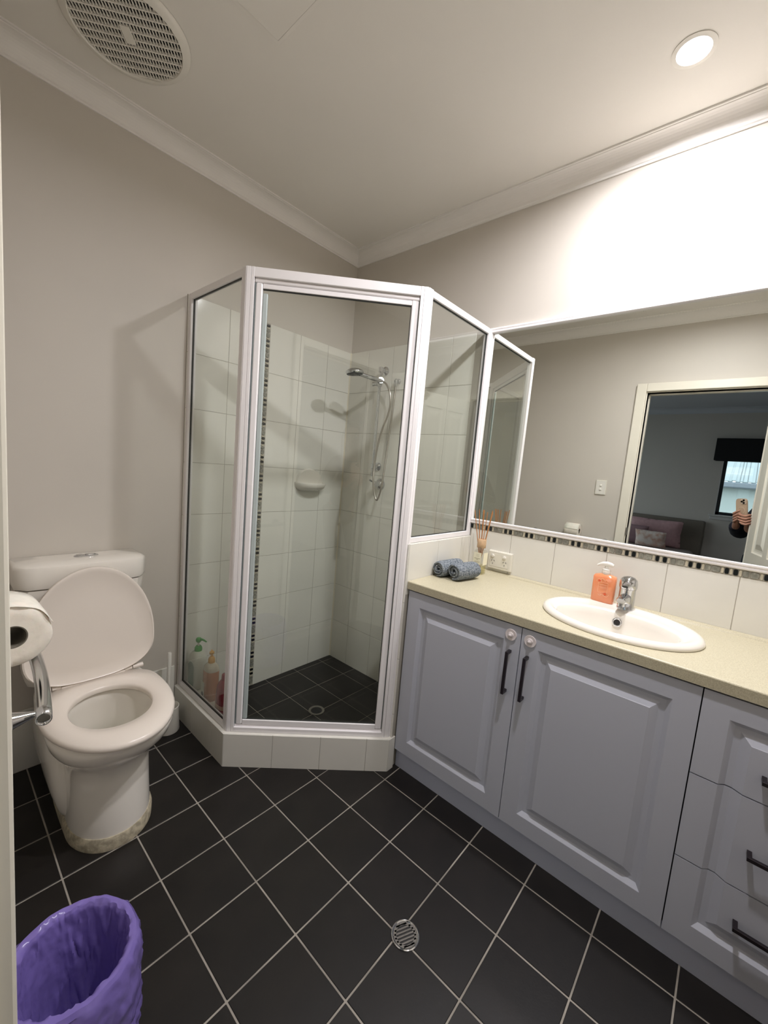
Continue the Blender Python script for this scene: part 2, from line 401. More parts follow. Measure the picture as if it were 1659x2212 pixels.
# mosaic border under the mirror: dark and light pieces in a repeating run
def mos_piece(parent, x, ya, yb, z0, z1, m):
    bm = B(); n = 12; yc = (ya + yb) / 2; hy = abs(yb - ya) / 2 - 0.0007; zc = (z0 + z1) / 2; hz = (z1 - z0) / 2 - 0.0008
    ring = []
    for k in range(n):
        t = 2 * pi * k / n; e = 0.5 + 0.1 * random.random()
        ring.append((yc + hy * math.copysign(abs(cos(t)) ** e, cos(t)), zc + hz * math.copysign(abs(sin(t)) ** e, sin(t))))
    loft(bm, [[(x, a, c) for a, c in ring], [(x - 0.0045, yc + (a - yc) * 0.9, zc + (c - zc) * 0.9) for a, c in ring]], cap0=False)
    return obj('mosaic_tile', bm, m, parent)
PAT = [(0.0135, BLACKM), (0.0095, CREAMM), (0.0150, BLACKM), (0.0095, CREAMM), (0.0180, GREYM), (0.0265, GREYM), (0.0095, CREAMM)]
y = -0.985 - 0.0008
y = -1.0625 + 0.1016
k = 0
while y > -2.42:
    w, mm = PAT[k % 7]
    if y - w < -0.988: mos_piece(wall_right, -0.0100, y, y - w, 1.043, 1.0665, mm)
    y -= w; k += 1
# vertical mosaic strip in the shower, pieces under 10 px: one part
def strip_piece(bm, x0, x1, z0, z1):
    n = 8; xc = (x0 + x1) / 2; zc = (z0 + z1) / 2; ring = []
    for k in range(n):
        t = 2 * pi * (k + .5) / n; ring.append((xc + (x1 - x0) / 2 * math.copysign(abs(cos(t)) ** .7, cos(t)), zc + ((z1 - z0) / 2 - .001) * math.copysign(abs(sin(t)) ** .7, sin(t))))
    loft(bm, [[(a, -TT + 0.002, c) for a, c in ring], [(xc + (a - xc) * .9, -TT - 0.0035, zc + (c - zc) * .9) for a, c in ring]], cap0=False)
bms = {BLACKM: B(), CREAMM: B(), GREYM: B()}
z = 1.999; k = 2
while z > 0.01:
    w, mm = PAT[k % 7]; strip_piece(bms[mm], -0.6215, -0.6005, z - w, z); z -= w; k += 1
for mm, q in bms.items(): obj('mosaic_strip', q, mm, wall_back, kind='stuff')

# skirting tiles
bb = struct('baseboard_back')
bm = B(); box(bm, -1.8, -1.037, -TT + 0.0012, 0, 0, 0.249); obj('skirting_grout', bm, GROUTW, bb)
xs = [-1.8, -1.637, -1.437, -1.237, -1.037]
for a, c in zip(xs[:-1], xs[1:]): tile_box('skirting_tile', c - a - 0.002, TT, 0.25, TILEW, bb, ((a + c) / 2, -TT / 2, 0.125), bev=0.0008)
bl = struct('baseboard_left')
for k in range(6):
    a = -k * 0.2 - 0.01; c = max(a - 0.2, -1.257); tile_box('skirting_tile', TT, a - c - 0.002, 0.25, TILEW, bl, (XW + TT / 2, (a + c) / 2, 0.125), bev=0.0008)

# nib wall between shower and vanity
NX0, NY0, NY1, NZ = -0.522, -0.990, -0.905, 1.003
nib = struct('wall_nib')
bm = B(); box(bm, NX0 + 0.0012, 0, NY0 + 0.0012, NY1, 0, NZ - 0.0012); obj('nib_core', bm, GROUTW, nib)
for z0, z1 in ((0.0, 0.253), (0.253, 0.503), (0.503, 0.753), (0.753, NZ)):
    tile_box('nib_end_tile', 0.006, NY1 - NY0, z1 - z0 - 0.0022, TILEW, nib, (NX0 + 0.003, (NY0 + NY1) / 2, (z0 + z1) / 2), bev=0.0008)
for a, c in ((NX0 + 0.007, -0.300), (-0.300, -0.098), (-0.098, -0.004)):
    tile_box('nib_side_tile', c - a - 0.002, 0.006, 0.215, TILEW, nib, ((a + c) / 2, NY0 + 0.003, NZ - 0.1085), bev=0.0008)
    tile_box('nib_top_tile', c - a - 0.002, NY1 - NY0 - 0.008, 0.005, TILEW, nib, ((a + c) / 2, (NY0 + NY1) / 2 + 0.003, NZ - 0.0015), bev=0.0008)
    tile_box('nib_inner_tile', c - a - 0.002, 0.006, NZ - 0.02, TILEW, nib, ((a + c) / 2, NY1 + 0.001, NZ / 2), bev=0.0008)

# ceiling hatch -----------------------------------------------------
hatch = thing('ceiling_hatch', 'square white access panel set flush in the ceiling', 'hatch', (-1.35, -1.0, CEIL))
bm = B(); box(bm, -1.62, -1.074, -1.27, -0.72, CEIL - 0.004, CEIL - 0.0005, 0.001, 1); obj('hatch_panel', bm, CEILM, hatch)
bm = B(); sq = lambda e_, z_: [(-1.62 - e_, -1.27 - e_, z_), (-1.074 + e_, -1.27 - e_, z_), (-1.074 + e_, -0.72 + e_, z_), (-1.62 - e_, -0.72 + e_, z_)]
loft(bm, [sq(.0015, CEIL - .0003), sq(.0015, CEIL - .0016), sq(.012, CEIL - .0016), sq(.013, CEIL - .0003)], closed=True)
obj('hatch_rim', bm, CEILM, hatch)
bm = B(); loft(bm, [sq(.0002, CEIL - .0001), sq(.0002, CEIL - .0006), sq(.0014, CEIL - .0006), sq(.0014, CEIL - .0001)], closed=True); obj('hatch_gap_shade', bm, PLASG, hatch)  # dark strip: shade of the panel joint put in as colour
# exhaust fan grille
FX, FY = -1.376, -0.356; ang = math.atan2(-0.192, 0.241); U = Vector((cos(ang), sin(ang), 0)); V = Vector((-sin(ang), cos(ang), 0)); FC = Vector((FX, FY, CEIL))
fan = thing('exhaust_fan', 'round white slotted exhaust fan grille on the ceiling above the toilet', 'fan', FC)
bm = B(); lathe(bm, [(0.152, -0.001), (0.178, -0.001), (0.178, -0.006), (0.170, -0.014), (0.155, -0.017), (0.152, -0.012)], FC, (0, 0, 1), 64, closed=True); obj('grille_ring', bm, PLASW, fan, True)
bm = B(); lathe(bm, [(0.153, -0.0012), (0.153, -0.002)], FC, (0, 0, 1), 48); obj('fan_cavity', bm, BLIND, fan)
def fbar(bm, u, v0, v1, w, z0, z1, axis):
    a, c = (U, V) if axis == 'u' else (V, U)
    mtx = Matrix((a, c, Vector((0, 0, 1)))).transposed().to_4x4(); mtx.translation = FC
    box(bm, v0, v1, u - w / 2, u + w / 2, z0, z1, mtx=mtx)
for k in range(-5, 7):
    v = (k - 0.5) * 0.0262; h = sqrt(max(0, 0.153 ** 2 - v * v)); bm = B(); fbar(bm, v, -h, h, 0.0042, -0.014, -0.006, 'u'); obj('grille_rib', bm, PLASW, fan)
bm = B()
for k in range(-16, 17):
    v = k * 0.0091; h = sqrt(max(1e-6, 0.153 ** 2 - v * v))
    if abs(v) < 0.153: fbar(bm, v, -h, h, 0.0030, -0.0125, -0.0075, 'v')
obj('grille_fins', bm, PLASW, fan, kind='stuff')
bm = B(); mt = Matrix((U, V, Vector((0, 0, 1)))).transposed().to_4x4(); mt.translation = FC
box(bm, -0.014, 0.014, -0.028, 0.028, -0.016, -0.008, 0.001, 1, mt); obj('grille_badge', bm, PLASW, fan)
# downlight
def downlight(x_, y_, label):
    dl = thing('downlight', label, 'light', (x_, y_, CEIL))
    bm = B(); lathe(bm, [(0.043, -0.0005), (0.056, -0.0005), (0.056, -0.002), (0.0435, -0.0035)], (x_, y_, CEIL), (0, 0, 1), 48, closed=True); obj('trim_ring', bm, PLASW, dl, True)
    bm = B(); lathe(bm, [(0.0432, -0.0015), (0.0432, -0.0025)], (x_, y_, CEIL), (0, 0, 1), 48); obj('diffuser', bm, LAMPM, dl)
    ld = bpy.data.lights.new('downlight_lamp', 'AREA'); ld.shape = 'DISK'; ld.size = 0.084; ld.energy = LAMP_WATTS; ld.color = LAMP_RGB
    try: ld.spread = radians(LAMP_SPREAD)
    except Exception: pass
    lo = bpy.data.objects.new('downlight_lamp', ld); COL.objects.link(lo); lo.location = (x_, y_, CEIL - 0.0035)
downlight(LAMP_POS[0], LAMP_POS[1], 'lit round recessed downlight nearest the mirror wall')
downlight(-1.0, -1.75, 'lit round recessed downlight over the middle of the floor')
# floor waste
dr = thing('floor_drain', 'round chrome floor waste with slotted grate in the black tiled floor', 'drain', (-0.973, -1.443, 0))
bm = B(); lathe(bm, [(0.033, 0), (0.040, 0), (0.040, 0.003), (0.0375, 0.0045), (0.034, 0.003), (0.033, 0.0005)], (-0.973, -1.443, 0), n=40, closed=True); obj('drain_rim', bm, CHROME, dr, True)
bm = B(); lathe(bm, [(0.034, 0.0001), (0.034, 0.0006)], (-0.973, -1.443, 0), n=32); obj('drain_cavity', bm, PLASG, dr)
ga = radians(-26)
gm = Matrix.Rotation(ga, 4, 'Z'); gm.translation = Vector((-0.973, -1.443, 0))
bm = B(); lathe(bm, [(0.026, 0.0006), (0.034, 0.0006), (0.034, 0.0022), (0.026, 0.0022)], (-0.973, -1.443, 0), n=32, closed=True)
for k in range(-3, 4):
    v = k * 0.0088; h = sqrt(max(0.0001, 0.031 ** 2 - v * v)); box(bm, -h, h, v - 0.0021, v + 0.0021, 0.0006, 0.0022, mtx=gm)
obj('drain_grate', bm, STEEL, dr)
dr2 = thing('shower_drain', 'round chrome drain in the shower floor', 'drain', (-0.48, -0.446, -0.01))
bm = B(); lathe(bm, [(0.030, 0), (0.042, 0), (0.042, 0.003), (0.030, 0.002)], (-0.48, -0.446, -0.010), n=32, closed=True); obj('drain_rim', bm, STEEL, dr2, True)
bm = B(); lathe(bm, [(0.031, 0.0), (0.031, 0.0012)], (-0.48, -0.446, -0.010), n=24)
for k in range(-2, 3): box(bm, -0.48 - 0.026 * cos(k * .4), -0.48 + 0.026 * cos(k * .4), -0.446 + k * 0.010 - 0.002, -0.446 + k * 0.010 + 0.002, -0.009, -0.0075)
obj('drain_grate', bm, CHROMED, dr2)

# ================================================================== SHOWER
D = Vector((KR[0] - KL[0], KR[1] - KL[1], 0)); KLEN = D.length; D.normalize(); N = Vector((D.y, -D.x, 0))
if N.dot(Vector((-1, -1, 0))) < 0: N = -N
KH = 0.148
def inner(t):   # point inside the kerb, offset t from the outer faces at the two corners
    a = Vector((KL[0] + t, KL[1], 0)); tt = t * math.tan(radians(22.5))
    return (KL[0] + t, KL[1] + tt), (KR[0] + tt, KR[1] + t)
kerb = thing('shower_kerb', 'low white tiled kerb around the foot of the corner shower', 'kerb', (KL[0], KL[1], 0))
i1, i2 = inner(0.112)
bm = B(); q1, q2 = inner(0.0012)
prism(bm, [(q1[0], -TT), q1, q2, (-0.503, q2[1]), (-0.503, NY0 + 0.002), (NX0 - 0.001, NY0 + 0.002), (NX0 - 0.001, i2[1]), (i2[0], i2[1]), i1, (i1[0], -TT)], -0.01, KH - 0.001)
obj('kerb_core', bm, GROUTW, kerb)
def kmat(org, d, n):
    m4 = Matrix((d, n, Vector((0, 0, 1)))).transposed().to_4x4(); m4.translation = org; return m4
mf = kmat(Vector((KL[0], KL[1], 0)), D, N)
us = [0, 0.204, 0.405, 0.602, KLEN]
for a, c in zip(us[:-1], us[1:]):
    bm = B(); box(bm, a + 0.001, c - 0.001, -0.006, 0.0, 0, KH, 0.0008, 1, mf); obj('kerb_tile', bm, TILEW, kerb)
for a, c in ((-0.009, -0.2), (-0.2, -0.4), (-0.4, KL[1])):
    bm = B(); box(bm, KL[0], KL[0] + 0.006, a - 0.001, c + 0.001, 0, KH, 0.0008, 1); obj('kerb_tile', bm, TILEW, kerb)
bm = B(); box(bm, KR[0] + 0.001, -0.503, KR[1], KR[1] + 0.006, 0, KH, 0.0008, 1); obj('kerb_tile', bm, TILEW, kerb)
bm = B(); prism(bm, [(KL[0] + .004, -TT), (KL[0] + .004, KL[1]), (KR[0], KR[1] + .004), (NX0 - 0.002, KR[1] + .004), (NX0 - 0.002, i2[1]), (i2[0], i2[1]), i1, (i1[0], -TT)], KH - 0.004, KH + 0.0008)
obj('kerb_capping', bm, TILEW, kerb)
# screen frame
FT = 2.008; fo = 0.016; fw = 0.030; fd = 0.028
p1, p2 = inner(fo)
PL = Vector((p1[0], p1[1], 0)); PR = Vector((p2[0], p2[1], 0)); FLN = (PR - PL).length
scr = thing('shower_screen', 'white framed glass corner shower screen with a pivot door', 'shower screen', (PL.x, PL.y, KH))
ff = kmat(PL, D, N)                         # x along the front, y outward
Z0 = KH + 0.001
fdi = lambda t: inner(fo + t)
def post(P, dirA, nA, dirB, nB, z0, z1, name='corner_post'):
    """angled post: leg A along dirA (outward normal nA), leg B along dirB"""
    bm = B(); b2 = (nA + nB).normalized(); inn = P - b2 * (fd / cos(radians(22.5)))
    core = [P - b2 * 0.002, P + dirA * (fw - .001) - nA * .002, P + dirA * (fw - .001) - nA * fd, inn, P + dirB * (fw - .001) - nB * fd, P + dirB * (fw - .001) - nB * .002]
    prism(bm, [(q.x, q.y) for q in core], z0, z1 - .001)
    for dr_, n_ in ((dirA, nA), (dirB, nB)):
        for u0, u1 in ((0.0015, 0.0170), (0.0182, fw)):
            m4 = kmat(P, dr_, n_); box(bm, u0, u1, -0.004, 0.0008, z0, z1, 0.0006, 1, m4)
    obj(name, bm, ALU, scr)
nL = Vector((-1, 0, 0)); nR = Vector((0, -1, 0))
post(PL, Vector((0, 1, 0)), nL, D, N, Z0, FT)
post(PR, -D, N, Vector((1, 0, 0)), nR, Z0, FT)
# left fixed panel
gx = PL.x + 0.014
def bar(name, x0, x1, y0, y1, z0, z1, m=ALU, bev=0.0015, parent=None):
    bm = B(); box(bm, x0, x1, y0, y1, z0, z1, bev, 1); return obj(name, bm, m, parent or scr)
bar('wall_channel', PL.x, PL.x + fd, -TT - 0.0005, -TT - 0.024, Z0, FT - 0.002)
bar('top_rail', PL.x + 0.001, PL.x + fd - .001, -TT - 0.024, PL.y + fw, FT - 0.027, FT - 0.001)
bar('bottom_rail', PL.x + 0.001, PL.x + fd - .001, -TT - 0.024, PL.y + fw, Z0, Z0 + 0.024)
bm = B(); box(bm, gx - 0.0025, gx + 0.0025, -TT - 0.018, PL.y + fw - 0.004, Z0 + 0.018, FT - 0.020); obj('glass_pane', bm, SGLASS, scr)
bm = B(); box(bm, gx - 0.004, gx + 0.004, -TT - 0.024, PL.y + fw, Z0 + 0.0235, Z0 + 0.0265); box(bm, gx - .004, gx + .004, -TT - 0.0235, -TT - 0.0265, Z0, FT - .02)
box(bm, gx - 0.004, gx + 0.004, -TT - 0.024, PL.y + fw, FT - 0.030, FT - 0.027); obj('glazing_seal', bm, DARKGAP, scr)
# right fixed panel on the nib wall
RZ = NZ + 0.002; gy = PR.y + 0.014
bar('wall_channel', -0.0085, -0.034, PR.y, PR.y + fd, RZ, FT - 0.002)
bar('top_rail', PR.x + fw, -0.034, PR.y + 0.001, PR.y + fd - .001, FT - 0.027, FT - 0.001)
bar('bottom_rail', PR.x + fw, -0.034, PR.y + 0.001, PR.y + fd - .001, RZ, RZ + 0.022)
bm = B(); box(bm, PR.x + fw - 0.004, -0.028, gy - 0.0025, gy + 0.0025, RZ + 0.016, FT - 0.020); obj('glass_pane', bm, SGLASS, scr)
bm = B(); box(bm, PR.x + fw, -0.034, gy - 0.004, gy + 0.004, RZ + 0.0215, RZ + 0.0245); box(bm, PR.x + fw, -0.034, gy - .004, gy + .004, FT - 0.030, FT - 0.027)
box(bm, -0.0365, -0.034, gy - .004, gy + .004, RZ, FT - .02); obj('glazing_seal', bm, DARKGAP, scr)
# front: header, sill and pivot door
def fb(name, u0, u1, d0, d1, z0, z1, m=ALU, parent=None, bev=0.0012):
    bm = B(); box(bm, u0, u1, -d1, -d0, z0, z1, bev, 1, ff); return obj(name, bm, m, parent or scr)
fb('top_rail', fw, FLN - fw, 0.0, 0.030, FT - 0.034, FT)
fb('top_rail', fw, FLN - fw, 0.010, 0.034, FT - 0.050, FT - 0.0345, bev=0.003)
fb('sill', fw, FLN - fw, -0.002, 0.032, Z0, Z0 + 0.022)
fb('sill', fw, FLN - fw, 0.010, 0.032, Z0 + 0.022, Z0 + 0.028)
door = fb('shower_door', fw + 0.006, fw + 0.030, 0.006, 0.026, Z0 + 0.030, FT - 0.052, bev=0.004)
fb('pull_strip', fw + 0.031, fw + 0.049, 0.014, 0.024, Z0 + 0.050, FT - 0.085, SEAL, door, 0.003)
fb('door_stile', FLN - fw - 0.030, FLN - fw - 0.004, 0.008, 0.026, Z0 + 0.030, FT - 0.052, ALU, door, 0.003)
fb('door_rail', fw + 0.031, FLN - fw - 0.030, 0.010, 0.026, FT - 0.070, FT - 0.053, ALU, door)
fb('door_rail', fw + 0.031, FLN - fw - 0.030, 0.008, 0.026, Z0 + 0.029, Z0 + 0.050, ALU, door)
fb('glass_pane', fw + 0.030, FLN - fw - 0.029, 0.016, 0.0205, Z0 + 0.048, FT - 0.070, SGLASS, door, 0)
bm = B()
for u0, u1, z0, z1 in ((fw + .031, FLN - fw - .030, Z0 + .050, Z0 + .053), (fw + .031, FLN - fw - .030, FT - .0735, FT - .070), (FLN - fw - .0325, FLN - fw - .030, Z0 + .05, FT - .07)):
    box(bm, u0, u1, -0.0215, -0.0145, z0, z1, mtx=ff)
obj('glazing_seal', bm, DARKGAP, door)
fb('pivot_seal', fw + 0.0005, fw + 0.0055, 0.012, 0.024, Z0 + 0.030, FT - 0.052, mat('grey_pivot_seal', (128, 138, 138), 0.4), door, 0)
fb('pivot_seal', FLN - fw - 0.0035, FLN - fw - 0.0005, 0.014, 0.024, Z0 + 0.030, FT - 0.052, MATS['grey_pivot_seal'], door, 0)

# hand shower set
shx = -0.052; shy = -0.314
hs = thing('hand_shower', 'chrome hand shower on a vertical slide rail with hose', 'shower', (-0.008, shy, 1.307))
bm = B(); cyl(bm, (shx, shy, 1.247), (shx, shy, 1.868), 0.0085); obj('slide_rail', bm, CHROME, hs, True)
for zz in (1.868, 1.307):
    bm = B(); lathe(bm, [(0.026, 0), (0.026, 0.006), (0.018, 0.012), (0.013, 0.016), (0.013, 0.045)], (-TT, shy, zz), (-1, 0, 0), 24); lathe(bm, [(0.004, -0.018), (0.014, -0.014), (0.014, 0.014), (0.004, 0.018)], (shx, shy, zz), (0, 0, 1), 20)
    obj('rail_bracket', bm, CHROME, hs, True)
bm = B(); lathe(bm, [(0.015, -0.022), (0.017, -0.012), (0.017, 0.012), (0.015, 0.022)], (shx, shy, 1.795), (0, 0, 1), 20)
cyl(bm, (shx, shy, 1.795), (shx - 0.03, shy - 0.035, 1.800), 0.015, 0.017); cyl(bm, (shx, shy, 1.79), (shx - 0.03, shy + 0.03, 1.782), 0.009, 0.013); obj('slider', bm, CHROME, hs, True)
HC = Vector((-0.255, -0.310, 1.808)); HB = Vector((shx - 0.034, shy - 0.032, 1.797)); hd = (HC - HB)
bm = B(); tube(bm, [HB - hd.normalized() * .02, HB, HB + hd * 0.3, HB + hd * 0.62, HB + hd * 0.8], [0.0105, 0.012, 0.013, 0.0115, 0.010], 16); obj('shower_handle', bm, CHROME, hs, True)
hn = Vector((-0.10, 0.06, 1)).normalized()
bm = B(); lathe(bm, [(0.012, 0.022), (0.034, 0.017), (0.048, 0.008), (0.050, 0.0), (0.047, -0.007), (0.045, -0.008)], HC, hn, 32); hh = obj('shower_head', bm, CHROME, hs, True)
bm = B(); lathe(bm, [(0.045, -0.0075), (0.043, -0.011), (0.02, -0.012)], HC, hn, 32)
for k in range(26):
    r = 0.012 + 0.028 * ((k * 7) % 26) / 26; t = k * 2.4; a, u, v = frame(hn); q = HC + (u * cos(t) + v * sin(t)) * r - a * 0.0105; cyl(bm, q, q - a * 0.003, 0.0015, n=6)
obj('spray_plate', bm, mat('dark_spray_plate', (58, 60, 62), 0.3), hh)
bm = B(); lathe(bm, [(0.014, 0), (0.014, 0.006), (0.010, 0.010), (0.010, 0.028)], (-TT, -0.425, 1.802), (-1, 0, 0), 20); lathe(bm, [(0.004, 0.012), (0.011, 0.006), (0.010, -0.02), (0.007, -0.03)], (-0.036, -0.425, 1.800), (0, 0, 1), 16); obj('wall_elbow', bm, CHROME, hs, True)
hp = spline([(-0.036, -0.425, 1.772), (-0.045, -0.422, 1.60), (-0.055, -0.418, 1.42), (-0.088, -0.432, 1.24), (-0.092, -0.424, 1.165), (-0.092, -0.402, 1.114), (-0.092, -0.376, 1.160), (-0.09, -0.360, 1.235), (-0.072, -0.345, 1.327), (-0.07, -0.356, 1.436), (-0.07, -0.384, 1.535), (-0.07, -0.412, 1.60), (-0.07, -0.426, 1.67), (-0.072, -0.414, 1.735), (-0.074, -0.385, 1.778), HB - hd.normalized() * .018], 10)
bm = B(); tube(bm, hp, [0.0062 if i % 2 else 0.0056 for i in range(len(hp))], 10); obj('hose', bm, HOSE, hs, True)
mx_ = thing('shower_mixer', 'conical chrome shower mixer tap on the tiled wall', 'tap', (-TT, -0.345, 1.203))
bm = B(); lathe(bm, [(0.036, 0), (0.036, 0.003), (0.026, 0.018), (0.018, 0.028)], (-TT, -0.345, 1.203), (-1, 0, 0), 28); obj('base_plate', bm, CHROME, mx_, True)
bm = B(); lathe(bm, [(0.017, 0), (0.019, 0.012), (0.016, 0.03), (0.006, 0.034)], (-TT - 0.024, -0.345, 1.203), (-1, 0, 0), 24)
tube(bm, [(-0.045, -0.345, 1.21), (-0.06, -0.335, 1.216), (-0.082, -0.322, 1.226)], [0.008, 0.007, 0.005], 12); obj('lever', bm, CHROME, mx_, True)
# soap dish
sd = thing('soap_dish', 'white ceramic soap dish fixed to the shower wall tiles', 'soap dish', (-0.28, -TT, 1.17))
def arc_dish():
    bm = B(); n = 24; xc = -0.283; hw = 0.097
    def half(hz_, y, sx=1.0):
        return [(xc + hw * sx * cos(pi * k / n), y, 1.172 + hz_ * sin(pi * k / n) ** .8) for k in range(n + 1)]
    a = half(0.088, -TT); c = half(0.082, -TT - 0.014, 0.95)
    va = [bm.verts.new(p) for p in a]; vc = [bm.verts.new(p) for p in c]
    for k in range(n): bm.faces.new((va[k], va[k + 1], vc[k + 1], vc[k]))
    bm.faces.new(vc); bm.faces.new((va[0], vc[0], vc[n], va[n])); return bm
obj('back_plate', arc_dish(), CERAM, sd, True)
bm = B(); n = 32; xc = -0.283; rings = []
for sx, sy, z_ in ((0.70, 0.45, 1.128), (0.92, 0.86, 1.146), (1.0, 1.0, 1.172), (0.99, 0.98, 1.177), (0.93, 0.90, 1.173), (0.80, 0.72, 1.158), (0.5, 0.4, 1.154)):
    rings.append([(xc + 0.104 * sx * cos(pi + pi * k / n), -TT - 0.001 - 0.088 * sy * abs(sin(pi * k / n)) ** 0.7, z_) for k in range(n + 1)])
loft(bm, rings); obj('tray', bm, CERAM, sd, True)

# bottles on the inner ledge of the kerb
LZ = KH + 0.001; BZ2 = 0.018
def rrect(cx, cy, hx, hy, z, e=4.0, n=24, rot=0):
    o = []
    for k in range(n):
        t = 2 * pi * k / n; a = hx * math.copysign(abs(cos(t)) ** (2 / e), cos(t)); c = hy * math.copysign(abs(sin(t)) ** (2 / e), sin(t))
        o.append((cx + a * cos(rot) - c * sin(rot), cy + a * sin(rot) + c * cos(rot), z))
    return o
bx = -0.958
wb_ = thing('lotion_bottle', 'white pump bottle with a green pump and dark green label inside the shower', 'bottle', (bx, -0.083, LZ))
bm = B(); loft(bm, [rrect(bx, -0.083, .031, .040, LZ), rrect(bx, -0.083, .034, .043, LZ + .004), rrect(bx, -0.083, .034, .043, LZ + .143), rrect(bx, -0.083, .032, .040, LZ + .160), rrect(bx, -0.083, .026, .030, LZ + .176, 3), rrect(bx, -0.083, .016, .017, LZ + .186, 2)]); obj('bottle_body', bm, BOTW, wb_, True)
bm = B(); loft(bm, [[(bx - .0345, y_, z_) for y_, z_ in ((-.112, LZ + .02), (-.060, LZ + .02), (-.056, LZ + .115), (-.070, LZ + .135), (-.098, LZ + .138), (-.114, LZ + .120))], [(bx - .0352, y_, z_) for y_, z_ in ((-.112, LZ + .02), (-.060, LZ + .02), (-.056, LZ + .115), (-.070, LZ + .135), (-.098, LZ + .138), (-.114, LZ + .120))]]); obj('label', bm, BOTGL, wb_)
bm = B(); lathe(bm, [(.017, 0), (.018, .004), (.017, .018), (.012, .026)], (bx, -.083, LZ + .184), n=24); obj('pump_collar', bm, BOTG, wb_, True)
bm = B(); cyl(bm, (bx, -.083, LZ + .208), (bx, -.083, LZ + .232), .005); obj('pump_stem', bm, BOTW, wb_, True)
bm = B(); lathe(bm, [(.006, 0), (.012, .006), (.014, .016), (.010, .024), (.002, .026)], (bx, -.083, LZ + .226), n=20); tube(bm, [(bx, -.083, LZ + .244), (bx + .012, -.105, LZ + .244), (bx + .020, -.124, LZ + .238)], [.007, .005, .003], 10); obj('pump_head', bm, BOTG, wb_, True)
oy = -0.222
ob = thing('body_wash_bottle', 'apricot body wash bottle with an amber pump between two others in the shower', 'bottle', (bx, oy, LZ))
bm = B(); loft(bm, [rrect(bx, oy, .028, .038, LZ, 2.6), rrect(bx, oy, .031, .041, LZ + .006, 2.6), rrect(bx, oy, .031, .041, LZ + 0.144, 2.6)]); obj('bottle_body', bm, BOTO, ob, True)
bm = B(); loft(bm, [rrect(bx, oy, .031, .041, LZ + 0.144, 2.6), rrect(bx, oy, .029, .037, LZ + 0.160, 2.4), rrect(bx, oy, .022, .026, LZ + 0.172, 2), rrect(bx, oy, .015, .015, LZ + 0.179, 2)], cap0=False); obj('bottle_shoulder', bm, BOTCL, ob, True)
bm = B(); box(bm, bx - .0325, bx - .0305, oy + .002, oy + .033, LZ + .008, LZ + .085, .0006, 1); lb = obj('label', bm, BOTW, ob)
bm = B(); lathe(bm, [(.010, 0), (.010, .001)], (bx - .0322, oy + .014, LZ + .028), (-1, 0, 0), 10); obj('label_print', bm, BLACKP, lb)
bm = B(); lathe(bm, [(.015, 0), (.016, .004), (.015, .020), (.009, .030)], (bx, oy, LZ + 0.178), n=20); obj('pump_collar', bm, BOTOC, ob, True)
bm = B(); cyl(bm, (bx, oy, LZ + 0.206), (bx, oy, LZ + 0.221), .005); lathe(bm, [(.006, 0), (.011, .005), (.011, .014), (.004, .018)], (bx, oy, LZ + 0.216), n=16); tube(bm, [(bx, oy, LZ + 0.228), (bx + .006, oy + .012, LZ + 0.230), (bx + .01, oy + .026, LZ + 0.226)], [.006, .005, .003], 8); obj('pump_head', bm, BOTOC, ob, True)
ry = -0.352
rb = thing('shampoo_bottle', 'crimson shampoo bottle with a pale band behind the shower corner post', 'bottle', (bx, ry, LZ))
bm = B(); loft(bm, [rrect(bx, ry, .028, .038, LZ, 2.4), rrect(bx, ry, .033, .045, LZ + .008, 2.4), rrect(bx, ry, .031, .044, LZ + .075, 2.4), rrect(bx, ry, .028, .040, LZ + .115, 2.4), rrect(bx, ry, .020, .024, LZ + .140, 2.2), rrect(bx, ry, .013, .013, LZ + .150, 2)]); obj('bottle_body', bm, BOTR, rb, True)
bm = B(); loft(bm, [rrect(bx, ry, .0335, .0455, LZ + .022, 2.4), rrect(bx, ry, .0335, .0455, LZ + .040, 2.4)]); obj('label_band', bm, BOTRL, rb, True)
bm = B(); lathe(bm, [(.014, 0), (.015, .004), (.014, .024), (.01, .028)], (bx, ry, LZ + .148), n=20); obj('cap', bm, BOTR, rb, True)

# ================================================================== VANITY
CY0 = -0.994; CY1 = -2.404; XF = -0.4998; XK = -0.481; ZD0 = 0.089; ZD1 = 0.806; ZT = 0.812
cab = thing('vanity_cabinet', 'blue-grey two-door vanity unit with a bank of three drawers', 'cabinet', (-0.25, -1.7, 0))
bm = B(); box(bm, XF + 0.022, -0.013, CY0 + 0.001, CY1, 0.0, 0.02); box(bm, -0.020, -0.013, CY0 + 0.001, CY1, 0.02, ZT); box(bm, XF + 0.022, -0.02, CY0 + 0.001, CY0 - 0.012, 0.02, ZT); box(bm, XF + 0.0225, XF + 0.032, CY0 - .012, CY1, 0.0, ZT)
obj('carcass', bm, CABIN, cab)
bm = B(); box(bm, XF + 0.004, -0.013, CY1 - 0.016, CY1 - 0.001, 0, ZT); obj('side_panel', bm, CAB, cab)
bm = B(); box(bm, XK, XK + 0.016, CY0, CY1, 0.0, ZD0 + 0.004); obj('kickboard', bm, mat('blue_grey_kickboard', (200, 204, 222), 0.35), cab)
PROF = [(0.0, 0.0), (0.0590, 0.0), (0.0605, 0.0012), (0.0720, 0.0122), (0.084, 0.0128), (0.087, 0.0122), (0.1055, 0.0014), (0.107, 0.0)]
def pdepth(t):
    for (a, da), (c, dc) in zip(PROF[:-1], PROF[1:]):
        if t <= c: return da + (dc - da) * (t - a) / (c - a)
    return 0.0
